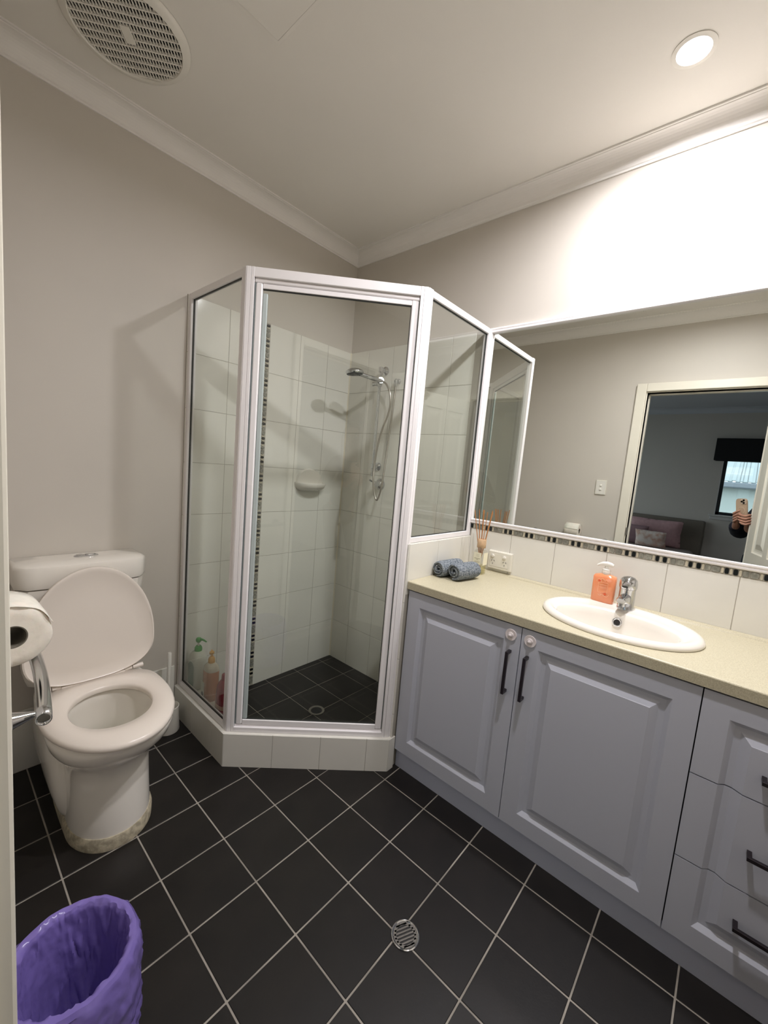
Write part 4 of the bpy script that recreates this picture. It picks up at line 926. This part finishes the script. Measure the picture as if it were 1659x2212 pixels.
o_ = obj('loose_sheet', bm, PAPER, tr, True); o_.modifiers.new('w', 'SOLIDIFY').thickness = .0006
# light switch on the door wall
ls = thing('light_switch', 'white two-gang light switch on the wall beside the doorway', 'switch', (XW, -1.117, 1.315))
bm = B(); box(bm, XW, XW + .009, -1.079, -1.157, 1.257, 1.373, .002, 1); obj('switch_plate', bm, SWITCHG, ls)
bm = B(); box(bm, XW + .009, XW + .0102, -1.086, -1.150, 1.264, 1.366, .0008, 1); obj('switch_insert', bm, PLASW, ls)
for zz in (1.331, 1.299):
    bm = B(); lathe(bm, [(.0085, 0), (.0085, .004), (.006, .006)], (XW + .010, -1.118, zz), (1, 0, .1), 18); obj('rocker', bm, PLASW, ls, True)

# waste bin with purple liner
BC = Vector((-1.668, -1.092, 0)); BZ = .272
bn = thing('waste_bin', 'waste bin lined with a crumpled purple plastic bag', 'bin', BC)
bm = B(); lathe(bm, [(.090, 0), (.108, BZ - .006), (.106, BZ - .006), (.088, .006)], BC, n=40); obj('bin_body', bm, BINM, bn, True)
bm = B(); rings = []; n = 180
prof = [(.074, .012), (.078, .04), (.082, .09), (.0865, .14), (.091, .19), (.0955, .235), (.0985, BZ - .006), (.104, BZ + .004), (.1105, BZ + .004), (.116, BZ - .004), (.120, BZ - .03), (.1215, BZ - .06), (.123, BZ - .09), (.121, BZ - .115), (.1235, BZ - .14), (.118, BZ - .165), (.124, BZ - .19), (.119, BZ - .215), (.121, BZ - .24), (.116, BZ - .262)]
fine = []
for a_, c_ in zip(prof[:-1], prof[1:]):
    for q_ in range(4): fine.append((a_[0] + (c_[0] - a_[0]) * q_ / 4, a_[1] + (c_[1] - a_[1]) * q_ / 4))
fine.append(prof[-1]); prof = fine
for i, (r, z_) in enumerate(prof):
    i = i / 4; ring = []; ins_ = i < 7
    for k in range(n):
        a = 2 * pi * k / n; v = Vector((cos(a) * 2.2, sin(a) * 2.2, z_ * 9 + (9 if ins_ else 0)))
        v = v + Vector((0, 0, 1)) * 1.2 * sin(a * 2 + 1); w_ = noise.noise(v) * .45 + (.35 - abs(noise.noise(v * 1.9)) * 1.1) * .5 + (.3 - abs(noise.noise(v * 3.1 + Vector((3, 1, 7))))) * .30
        amp = .017 if ins_ else (.003 if 6 <= i <= 9 else .015)
        rr_ = r + (-abs(w_) * amp if ins_ else w_ * amp + .002)
        zz = z_ + (0.004 * noise.noise(v * 1.7) if 6 <= i <= 9 else .006 * noise.noise(v * 2.1))
        ring.append((BC.x + rr_ * cos(a), BC.y + rr_ * sin(a), zz + (.012 * noise.noise(Vector((a * 3, 5, 1))) if i > 18.9 else 0)))
    rings.append(ring)
for r_ in rings:
    for q in range(len(r_)):
        if r_[q][0] < XW + .004: r_[q] = (XW + .004, r_[q][1], r_[q][2])
loft(bm, rings, cap0=True, cap1=False); bg = obj('bin_liner', bm, PURPLE, bn, 38); bg.modifiers.new('w', 'SOLIDIFY').thickness = .0008

# ================================================================== DOORWAY
dr1 = struct('door_1', (XW, (DY0 + DY1) / 2, 0))
AX = XW + .023
def arch(name, y0, y1, z0, z1, xo=AX, xi=XW, m=GLOSSW):
    bm = B(); box(bm, xi, xo, y0, y1, z0, z1, .005, 2); return obj(name, bm, m, dr1)
arch('architrave', DY0 + .072, DY0 + .006, 0, DZ + .066); arch('architrave', DY1 - .006, DY1 - .072, 0, DZ + .066); arch('architrave', DY0 + .006, DY1 - .006, DZ + .006, DZ + .066)
arch('architrave', DY0 + .072, DY0 + .006, 0, DZ + .066, XW - WT - .018, XW - WT, GLOSSW); arch('architrave', DY1 - .006, DY1 - .072, 0, DZ + .066, XW - WT - .018, XW - WT)
arch('architrave', DY0 + .006, DY1 - .006, DZ + .006, DZ + .066, XW - WT - .018, XW - WT)
bm = B(); J = .012
for q in ((DY0 + J, DY0 - .0, 0, DZ), (DY1, DY1 - J, 0, DZ), (DY0 + J, DY1 - J, DZ, DZ + J)): box(bm, XW - WT, XW + .0005, q[0], q[1], q[2], q[3])
obj('jamb', bm, GLOSSW, dr1)
bm = B()
for q in ((DY0, DY0 - .012, 0, DZ), (DY1 + .012, DY1, 0, DZ), (DY0, DY1, DZ - .012, DZ)): box(bm, XW - .075, XW - .045, q[0], q[1], q[2], q[3], .002, 1)
obj('door_stop', bm, GLOSSW, dr1)
bm = B(); box(bm, XW - .030, XW + .008, DY0 + .004, DY0 - .0015, .965, 1.025, .0005, 1); obj('strike_plate', bm, STEEL, dr1)
# leaf: four raised panels, standing open into the room
LW, LT, LH = .700, .036, 2.03
phi = radians(13); hinge = Vector((XW + .012, DY1 + .006, 0))
LMx = Matrix.Translation(hinge) @ Matrix.Rotation(-phi, 4, 'Z')         # local x along the leaf, +y is the visible face
def leaf_mesh():
    bm = B(); xs = [0, .108, .314, .386, .592, LW]; zs = [.012, .20, .86, .985, 1.905, LH]
    box(bm, 0, LW, -LT + .010, -.010, .012, LH)
    for sgn, yf in ((1, 0.0), (-1, -LT)):
        yb = yf - sgn * .0105
        cells = [(a, c, e_, g_) for a, c in zip(xs[:-1], xs[1:]) for e_, g_ in zip(zs[:-1], zs[1:])]
        for a, c, e_, g_ in cells:
            panel = (abs(a - .108) < 1e-6 or abs(a - .386) < 1e-6) and (abs(e_ - .20) < 1e-6 or abs(e_ - .985) < 1e-6)
            if not panel: box(bm, a, c, yf, yb, e_, g_)
            else:
                rg = []
                for ins_, dd in ((0, 0), (.008, .0065), (.018, .0085), (.030, .0085), (.060, .002), (.064, .0015)):
                    rg.append([(a + ins_, yf - sgn * dd, e_ + ins_), (c - ins_, yf - sgn * dd, e_ + ins_), (c - ins_, yf - sgn * dd, g_ - ins_), (a + ins_, yf - sgn * dd, g_ - ins_)])
                loft(bm, rg, cap0=False)
    bmesh.ops.transform(bm, matrix=LMx, verts=bm.verts); return bm
lf = obj('door_leaf', leaf_mesh(), GLOSSW, dr1)
bm = B()
for yf, s in ((0, 1), (-LT, -1)):
    o_ = LMx @ Vector((LW - .06, yf, .935)); n_ = (LMx.to_3x3() @ Vector((0, s, 0)))
    lathe(bm, [(.026, 0), (.026, .005), (.011, .009), (.010, .03), (.022, .038), (.026, .05), (.022, .062), (.008, .067)], o_, n_, 24)
obj('door_knob', bm, CHROME, lf, True)
for zz in (.25, 1.8):
    bm = B(); cyl(bm, hinge + Vector((0.002, .004, zz)), hinge + Vector((0.002, .004, zz + .09)), .006); obj('door_hinge', bm, STEEL, dr1, True)

# ================================================================== BEDROOM (seen in the mirror)
BX = -5.60; BY0, BY1 = 1.30, -3.60
bm = B(); box(bm, BX - .2, XW - WT, BY1 - .1, BY0 + .1, -.08, -.004); obj('floor_bedroom', bm, CARPET, kind='structure')
bm = B(); box(bm, BX - .2, XW - WT, BY1 - .1, BY0 + .1, CEIL, CEIL + .08); obj('ceiling_bedroom', bm, BCEIL, kind='structure')
WY0, WY1, WZ0, WZ1 = -1.70, -2.95, 1.105, 1.98
bm = B(); box(bm, BX - .2, BX, WY0, BY0, -.05, CEIL); box(bm, BX - .2, BX, BY1, WY1, -.05, CEIL); box(bm, BX - .2, BX, WY1, WY0, -.05, WZ0); box(bm, BX - .2, BX, WY1, WY0, WZ1, CEIL); obj('wall_bedroom_west', bm, BWALL, kind='structure')
bm = B(); box(bm, BX - .2, -5.3, BY0, BY0 + .1, -.05, CEIL); box(bm, -2.1, XW - WT, BY0, BY0 + .1, -.05, CEIL); box(bm, -5.3, -2.1, BY0, BY0 + .1, 2.2, CEIL); obj('wall_bedroom_north', bm, BWALL, kind='structure')
bm = B(); box(bm, BX - .2, XW - WT, BY1 - .1, BY1, -.05, CEIL); obj('wall_bedroom_south', bm, BWALL, kind='structure')
w2 = struct('window_added', (-3.7, BY0, 0))  # unseen large window, added to let more daylight into the bedroom
bm = B()
for q in ((-5.3, -5.25, 0, 2.2), (-3.73, -3.67, 0, 2.2), (-2.15, -2.1, 0, 2.2), (-5.25, -2.15, 0, .05), (-5.25, -2.15, 2.15, 2.2)): box(bm, q[0], q[1], BY0 + .03, BY0 + .08, q[2], q[3])
obj('window_frame', bm, WFRAME, w2)
for a, c in ((-5.25, -3.73), (-3.67, -2.15)):
    bm = B(); box(bm, a, c, BY0 + .052, BY0 + .058, .05, 2.15); obj('window_pane', bm, WGLASS, w2)
bm = B(); box(bm, XW - WT - .012, XW - WT - .0005, DY0 + .0, BY0, 0, CEIL); box(bm, XW - WT - .012, XW - WT - .0005, BY1, DY1, 0, CEIL); box(bm, XW - WT - .012, XW - WT - .0005, DY1, DY0, DZ, CEIL)
box(bm, XW - WT - .012, XW - WT + .1, .1, BY0, 0, CEIL); box(bm, XW - WT - .012, XW - WT + .1, BY1, YS - .1, 0, CEIL); obj('wall_bedroom_east', bm, BWALL, kind='structure')
cornice('trim_5', (BX, BY1, CEIL), (BX, BY0, CEIL), (1, 0, 0), CEIL, BCEIL, .075)
w1 = struct('window_1', (BX, (WY0 + WY1) / 2, WZ0))
bm = B(); f_ = .042
for q in ((WY0, WY0 - f_, WZ0, WZ1), (WY1 + f_, WY1, WZ0, WZ1), (WY0, WY1, WZ0, WZ0 + f_), (WY0, WY1, WZ1 - f_, WZ1)): box(bm, BX - .09, BX - .04, q[0], q[1], q[2], q[3], .003, 1)
box(bm, BX - .085, BX - .045, -2.34, -2.31, WZ0, WZ1); obj('window_frame', bm, WFRAME, w1)
for a, c in ((WY0 - f_, -2.31), (-2.34, WY1 + f_)):
    bm = B(); box(bm, BX - .067, BX - .063, a, c, WZ0 + f_, WZ1 - f_); obj('window_pane', bm, WGLASS, w1)
bm = B(); box(bm, BX - .04, BX + .035, WY0 + .065, WY1 - .065, WZ0 - .024, WZ0 + .0, .006); box(bm, BX, BX + .018, WY0 + .05, WY1 - .05, WZ0 - .07, WZ0 - .024, .005); obj('window_sill', bm, SILLM, w1)
bm = B(); box(bm, BX - .04, BX + .002, WY0 + .008, WY0 - .002, WZ0, WZ1); obj('window_reveal', bm, SILLM, w1)
bld = thing('roller_blind', 'black fabric blind rolled up above the bedroom window', 'blind', (BX, -2.33, 1.862))
bm = B(); box(bm, BX + .004, BX + .09, WY0 + .11, WY1 - .11, 1.862, 2.165, .006); obj('pelmet', bm, BLIND, bld)
bm = B(); cyl(bm, (BX + .05, WY0 + .09, 1.865), (BX + .05, WY1 - .09, 1.865), .012); obj('bottom_bar', bm, BLIND, bld)
# bed
bd = thing('bed', 'bed with a tall taupe padded headboard in the next room', 'bed', (-4.5, -.78, 0))
bm = B(); box(bm, BX + .012, BX + .105, -1.625, .075, 0, .995, .028, 3); obj('headboard', bm, BOUCLE, bd, True)
bm = B(); box(bm, BX + .11, BX + 2.1, -1.56, .01, .12, .34, .02); obj('bed_base', bm, BOUCLE, bd)
bm = B(); box(bm, BX + .11, BX + 2.1, -1.55, 0, .34, .56, .05, 3); obj('mattress', bm, SHEET, bd, True)
for xx in (BX + .25, BX + 2.0):
    for yy in (-1.5, -.05): bm = B(); cyl(bm, (xx, yy, -.004), (xx, yy, .125), .025); obj('leg', bm, BLIND, bd)
def pillow(name, label, c, w, h, t_, lean, yaw, m_, grp='pillows on the bed'):
    bm = B(); n = 20; T = thing(name, label, 'pillow', c, grp)
    mt_ = Matrix.Translation(c) @ Matrix.Rotation(yaw, 4, 'Z') @ Matrix.Rotation(-lean, 4, 'Y')
    for s in (1, -1):
        G = []
        for i in range(n + 1):
            row = []
            for j in range(n + 1):
                u = -1 + 2 * i / n; v = -1 + 2 * j / n
                th = (max(0, (1 - u ** 4)) * max(0, (1 - v ** 4))) ** .55
                pin = 1 - .06 * (1 - abs(u * v)) * max(abs(u), abs(v)) ** 4
                row.append(bm.verts.new(mt_ @ Vector((s * t_ / 2 * th + .004 * noise.noise(Vector((u * 3, v * 3, w * 9 + s))), u * w / 2 * pin, h / 2 + v * h / 2 * pin))))
            G.append(row)
        for i in range(n):
            for j in range(n): bm.faces.new((G[i][j], G[i + 1][j], G[i + 1][j + 1], G[i][j + 1]))
    bmesh.ops.remove_doubles(bm, verts=bm.verts, dist=.0008)
    obj('pillow_cover', bm, m_, T, True); return T
pillow('pillow', 'large dusty pink pillow leaning on the headboard, seen in the mirror', (BX + .20, -1.065, .562), .66, .40, .13, radians(-12), 0, PILLP)
pillow('pillow', 'mauve ribbed pillow at the far side of the bed, seen in the mirror', (BX + .38, -.72, .562), .60, .30, .13, radians(-20), 0, PILLS)
pillow('pillow', 'small white cushion with a pale floral print, seen in the mirror', (BX + .56, -1.075, .565), .38, .25, .11, radians(-22), radians(4), PILLF)

# neighbouring house outside the window
hs_ = thing('neighbour_house', 'white rendered house with a pale corrugated roof outside the window', 'house', (-14.5, -4.0, -.3))
HX = -13.2
bm = B(); box(bm, HX - 6, HX, -9.5, 2.0, -.3, 1.72); obj('house_wall', bm, RENDERW, hs_)
for yy in (-4.35, -6.3): bm = B(); box(bm, HX, HX + .16, yy, yy - .30, -.3, 1.60); obj('pilaster', bm, RENDERW, hs_)
bm = B(); box(bm, HX - .05, HX + .32, -9.7, 2.2, 1.70, 1.86, .03, 1); cyl(bm, (HX + .1, -4.1, -.3), (HX + .1, -4.1, 1.7), .05); obj('gutter', bm, GUTM, hs_)
bm = B(); NW = 150
y0_, y1_ = 2.3, -9.8
for k in range(NW):
    ya = y0_ + (y1_ - y0_) * k / NW; yb = y0_ + (y1_ - y0_) * (k + 1) / NW; h_ = .03 if k % 2 else 0
    vs = [bm.verts.new(p) for p in ((HX + .3, ya, 1.86 + h_), (HX + .3, yb, 1.86 + h_), (HX - 3.4, yb, 3.02 + h_), (HX - 3.4, ya, 3.02 + h_))]; bm.faces.new(vs)
    if k:
        hp_ = .03 if (k - 1) % 2 else 0
        vs = [bm.verts.new(p) for p in ((HX + .3, ya, 1.86 + h_), (HX + .3, ya, 1.86 + hp_), (HX - 3.4, ya, 3.02 + hp_), (HX - 3.4, ya, 3.02 + h_))]; bm.faces.new(vs)
rf = obj('roof', bm, ROOFM, hs_); rf.modifiers.new('w', 'SOLIDIFY').thickness = .02
bm = B(); prism(bm, [(HX + .3, 1.70), (HX - 3.4, 3.0), (HX - 6.2, 1.70)], 9.75 - 19.5, 9.75 - 19.4, mtx=Matrix(((1, 0, 0, 0), (0, 0, 1, 0), (0, 1, 0, 0), (0, 0, 0, 1)))); obj('gable_end', bm, RENDERW, hs_)
bm = B(); box(bm, HX + .002, HX + .03, -2.60, -3.45, .35, 1.25, .005, 1); obj('house_window', bm, HWIN, hs_)
bm = B(); box(bm, -26, 4, -22, 14, -.4, -.3); obj('outside_ground', bm, GROUND, kind='structure')

# ================================================================== PERSON holding the phone (seen in the mirror)
F3 = CF.copy(); U3 = CU.copy(); R3 = CR.copy()
fh = Vector((F3.x, F3.y, 0)).normalized(); lh = Vector((-fh.y, fh.x, 0))
ph = thing('phone', 'phone in a tan case held up in two hands, seen in the mirror', 'phone', CAMP - F3 * .012)
pm = Matrix((R3, U3, F3)).transposed().to_4x4(); pm.translation = CAMP - F3 * 0.0085
bm = B(); prism(bm, [(p[0], p[1]) for p in rrect(-.020, -.066, .0375, .0775, 0, 7, 40)], -.0115, -.002, .0012, pm); obj('phone_case', bm, PCASE, ph, 40)
bm = B(); prism(bm, [(p[0], p[1]) for p in rrect(-.020, -.066, .0350, .0750, 0, 7, 40)], -.0122, -.0114, 0, pm); obj('screen', bm, SCREEN, ph)
bm = B(); prism(bm, [(p[0], p[1]) for p in rrect(-.0035, -.0085, .0185, .0185, 0, 5, 28)], -.002, .0008, .0006, pm); obj('camera_plate', bm, PCLEAR, ph, 40)
for lx_, ly_ in ((.0, -.0), (.0, -.0175), (-.0135, -.0085)):
    bm = B(); lathe(bm, [(.0068, .0006), (.0068, .0028), (.0055, .0028), (.0055, .0014)], pm @ Vector((lx_, ly_, 0)), F3, 24, cap1=True); obj('lens', bm, LENSM, ph, True)
bm = B(); lathe(bm, [(.022, -.002), (.022, -.0012), (.0245, -.0012), (.0245, -.002)], pm @ Vector((-.020, -.070, 0)), F3, 36, closed=True); obj('case_ring', bm, PCLEAR, ph, True)
PB = Vector((-2.185, -2.225, 0))
def Q(f_, l_, z_): return PB + fh * f_ + lh * l_ + Vector((0, 0, z_))
pers = thing('person', 'person in a dark knit top taking the photo in the doorway, seen in the mirror', 'person', PB)
def skin_obj(name, chains, m_, parent, sub=2):
    """chains: lists of (point, radius[, radius2]); points within 1e-5 m of an earlier point are welded"""
    V, Rr, E, roots = [], [], [], []
    for ch in chains:
        prev = None
        for it in ch:
            p = Vector(it[0]) - base_of(parent); idx = next((k for k, q in enumerate(V) if (q - p).length < 1e-5), None)
            if idx is None:
                V.append(p); Rr.append((it[1], it[2] if len(it) > 2 else it[1])); idx = len(V) - 1
                if prev is None: roots.append(idx)
            if prev is not None: E.append((prev, idx))
            prev = idx
    me = bpy.data.meshes.new(name); me.from_pydata([tuple(v) for v in V], E, []); me.materials.append(m_)
    o_ = bpy.data.objects.new(name, me); COL.objects.link(o_); o_.parent = parent
    sk = o_.modifiers.new('skin', 'SKIN'); sk.use_smooth_shade = True
    lay = me.skin_vertices[0] if me.skin_vertices else None
    if lay is None:
        b_ = bmesh.new(); b_.from_mesh(me); b_.verts.layers.skin.verify(); b_.to_mesh(me); b_.free(); lay = me.skin_vertices[0]
    for k, (a, c) in enumerate(Rr): lay.data[k].radius = (a, c); lay.data[k].use_root = (k in roots)
    ss = o_.modifiers.new('sub', 'SUBSURF'); ss.levels = sub; ss.render_levels = sub
    return o_
pel = Q(0, .06, .93); chest = Q(.01, -.01, 1.22); neckb = Q(0, -.025, 1.355); neck = Q(.015, -.01, 1.425); hd = Q(.03, 0, 1.52); hd2 = Q(.035, 0, 1.595)
phl = lambda a, c, d: CAMP + R3 * a + U3 * c + F3 * d     # phone space: right, up, forward from the lens
WL = phl(-.085, -.170, -.035); WR = Vector((-1.946, -2.034, 1.115))
PLm = phl(-.066, -.125, -.030); PRm = phl(.026, -.130, -.036)
EL = Q(.06, .250, 1.06); ER = Q(.02, -.185, 1.06); SL = Q(-.02, .135, 1.315); SR = Q(-.02, -.185, 1.325)
mid = lambda a, c, t: a + (c - a) * t
chains = [[(pel, .125, .10), (Q(0, .04, 1.07), .105, .085), (chest, .125, .10), (neckb, .075, .07), (neck, .048), (hd, .072, .080), (hd2, .070, .082), (Q(.03, 0, 1.635), .045, .055)],
          [(neckb, .075), (SL, .052), (EL, .038), (mid(EL, WL, .55), .034), (WL, .0235, .019), (mid(WL, PLm, .6), .030, .017), (PLm, .032, .014)],
          [(neckb, .075), (SR, .052), (ER, .038), (mid(ER, WR, .55), .034), (WR, .0235, .019), (mid(WR, PRm, .6), .030, .017), (PRm, .032, .014)],
          [(pel, .12), (Q(0, .13, .86), .085), (Q(.02, .10, .48), .055), (Q(-.01, .10, .25), .048), (Q(-.02, .10, .09), .035), (Q(.05, .11, .045), .034), (Q(.15, .12, .03), .026)],
          [(pel, .12), (Q(0, -.03, .86), .085), (Q(.02, -.10, .48), .055), (Q(-.01, -.10, .25), .048), (Q(-.02, -.10, .09), .035), (Q(.05, -.11, .045), .034), (Q(.15, -.12, .03), .026)]]
# fingers wrap over the back of the phone (towards the mirror), thumbs on the screen side
for k, (y0_, L_) in enumerate(((-.096, .050), (-.115, .056), (-.134, .052), (-.152, .040))):
    chains.append([(phl(-.066, y0_ - .004, -.030), .0095), (phl(-.069, y0_, -.014), .0090), (phl(-.063, y0_ + .006, .0025), .0085), (phl(-.063 + L_ * .5, y0_ + .018, .0045), .0078), (phl(-.063 + L_ * .95, y0_ + .028, .0035), .0066)])
    chains.append([(phl(.030, y0_ - .006, -.032), .0095), (phl(.029, y0_ - .004, -.014), .0090), (phl(.024, y0_ - .012, .006), .0085), (phl(.024 - L_ * .5, y0_ - .004, .0125), .0078), (phl(.024 - L_ * .92, y0_ + .006, .0115), .0066)])
chains.append([(phl(-.074, -.145, -.032), .012), (phl(-.062, -.118, -.037), .0105), (phl(-.046, -.098, -.0335), .0092), (phl(-.030, -.085, -.0325), .0075)])
chains.append([(phl(.036, -.150, -.034), .012), (phl(.024, -.122, -.038), .0105), (phl(.008, -.104, -.0335), .0092), (phl(-.006, -.094, -.0325), .0075)])
skin_obj('body', chains, SKIN, pers)
skin_obj('knit_top', [[(Q(0, .07, .86), .160, .13), (Q(0, .05, 1.03), .138, .110), (chest + Vector((0, 0, 0)), .142, .118), (Q(0, -.025, 1.34), .095, .082)],
                      [(Q(0, -.025, 1.34), .095), (SL, .066), (EL, .053), (mid(EL, WL, .5), .050), (mid(EL, WL, .80), .044), (mid(EL, WL, .86), .042)],
                      [(Q(0, -.025, 1.34), .095), (SR, .066), (ER, .053), (mid(ER, WR, .5), .050), (mid(ER, WR, .80), .044), (mid(ER, WR, .86), .042)]], NAVY, pers)
skin_obj('trousers', [[(Q(0, .06, .96), .140, .115), (Q(0, .06, .90), .145, .12), (Q(0, .135, .84), .098), (Q(.02, .10, .48), .072), (Q(-.012, .10, .12), .058)], [(Q(0, .06, .90), .145, .12), (Q(0, -.03, .84), .098), (Q(.02, -.10, .48), .072), (Q(-.012, -.10, .12), .058)]], DENIM, pers)
for s_ in (1, -1):
    bm = B(); rg = []
    for a, w_, h_ in ((-.09, .020, .030), (-.07, .038, .055), (0, .042, .062), (.08, .045, .045), (.15, .042, .032), (.185, .020, .018)):
        c_ = Q(a, s_ * .105, 0); rg.append([c_ + lh * (w_ * cos(t)) + Vector((0, 0, h_ * (1 + sin(t)))) for t in [2 * pi * q / 20 for q in range(20)]])
    loft(bm, rg); obj('shoe', bm, BLACKP, pers, True)
bm = B(); rg = []
for a in range(13):      # long hair over the crown and down the back
    t = a / 12; z_ = 1.665 - t * .40; w_ = [.03, .065, .083, .092, .096, .096, .094, .092, .090, .088, .084, .078, .06][a]; d_ = [.03, .060, .078, .086, .088, .078, .066, .058, .052, .048, .044, .038, .026][a]
    c_ = Q(.02 - .075 * min(1, t * 1.6), 0, z_); rg.append([c_ + lh * (w_ * cos(q)) + fh * (d_ * sin(q)) for q in [2 * pi * v / 28 for v in range(28)]])
loft(bm, rg); obj('hair', bm, HAIR, pers, True)
for s_ in (1, -1):
    bm = B(); lathe(bm, [(.001, -.012), (.009, -.008), (.0125, 0), (.009, .008), (.001, .012)], Q(.094, s_ * .030, 1.545), (0, 0, 1), 16); obj('eye', bm, EYEW, pers, True)
    bm = B(); lathe(bm, [(.0055, 0), (.0055, .002)], Q(.105, s_ * .030, 1.545), fh, 14); obj('iris', bm, HAIR, pers)
    bm = B(); tube(bm, [Q(.110, s_ * .014, 1.566), Q(.112, s_ * .030, 1.572), Q(.098, s_ * .048, 1.566)], [.002, .0028, .0015], 8); obj('eyebrow', bm, HAIR, pers, True)
    bm = B(); lathe(bm, [(.002, -.008), (.017, -.004), (.020, .002), (.012, .006)], Q(.025, s_ * .078, 1.53), lh * s_, 18); obj('ear', bm, SKIN, pers, True)
bm = B(); tube(bm, [Q(.104, 0, 1.555), Q(.116, 0, 1.53), Q(.128, 0, 1.508), Q(.112, 0, 1.498)], [.006, .009, .012, .009], 14); obj('nose', bm, SKIN, pers, True)
bm = B(); tube(bm, [Q(.100, .024, 1.470), Q(.111, .008, 1.474), Q(.111, -.008, 1.474), Q(.100, -.024, 1.470)], [.002, .0055, .0055, .002], 10); obj('mouth', bm, LIPS, pers, True)
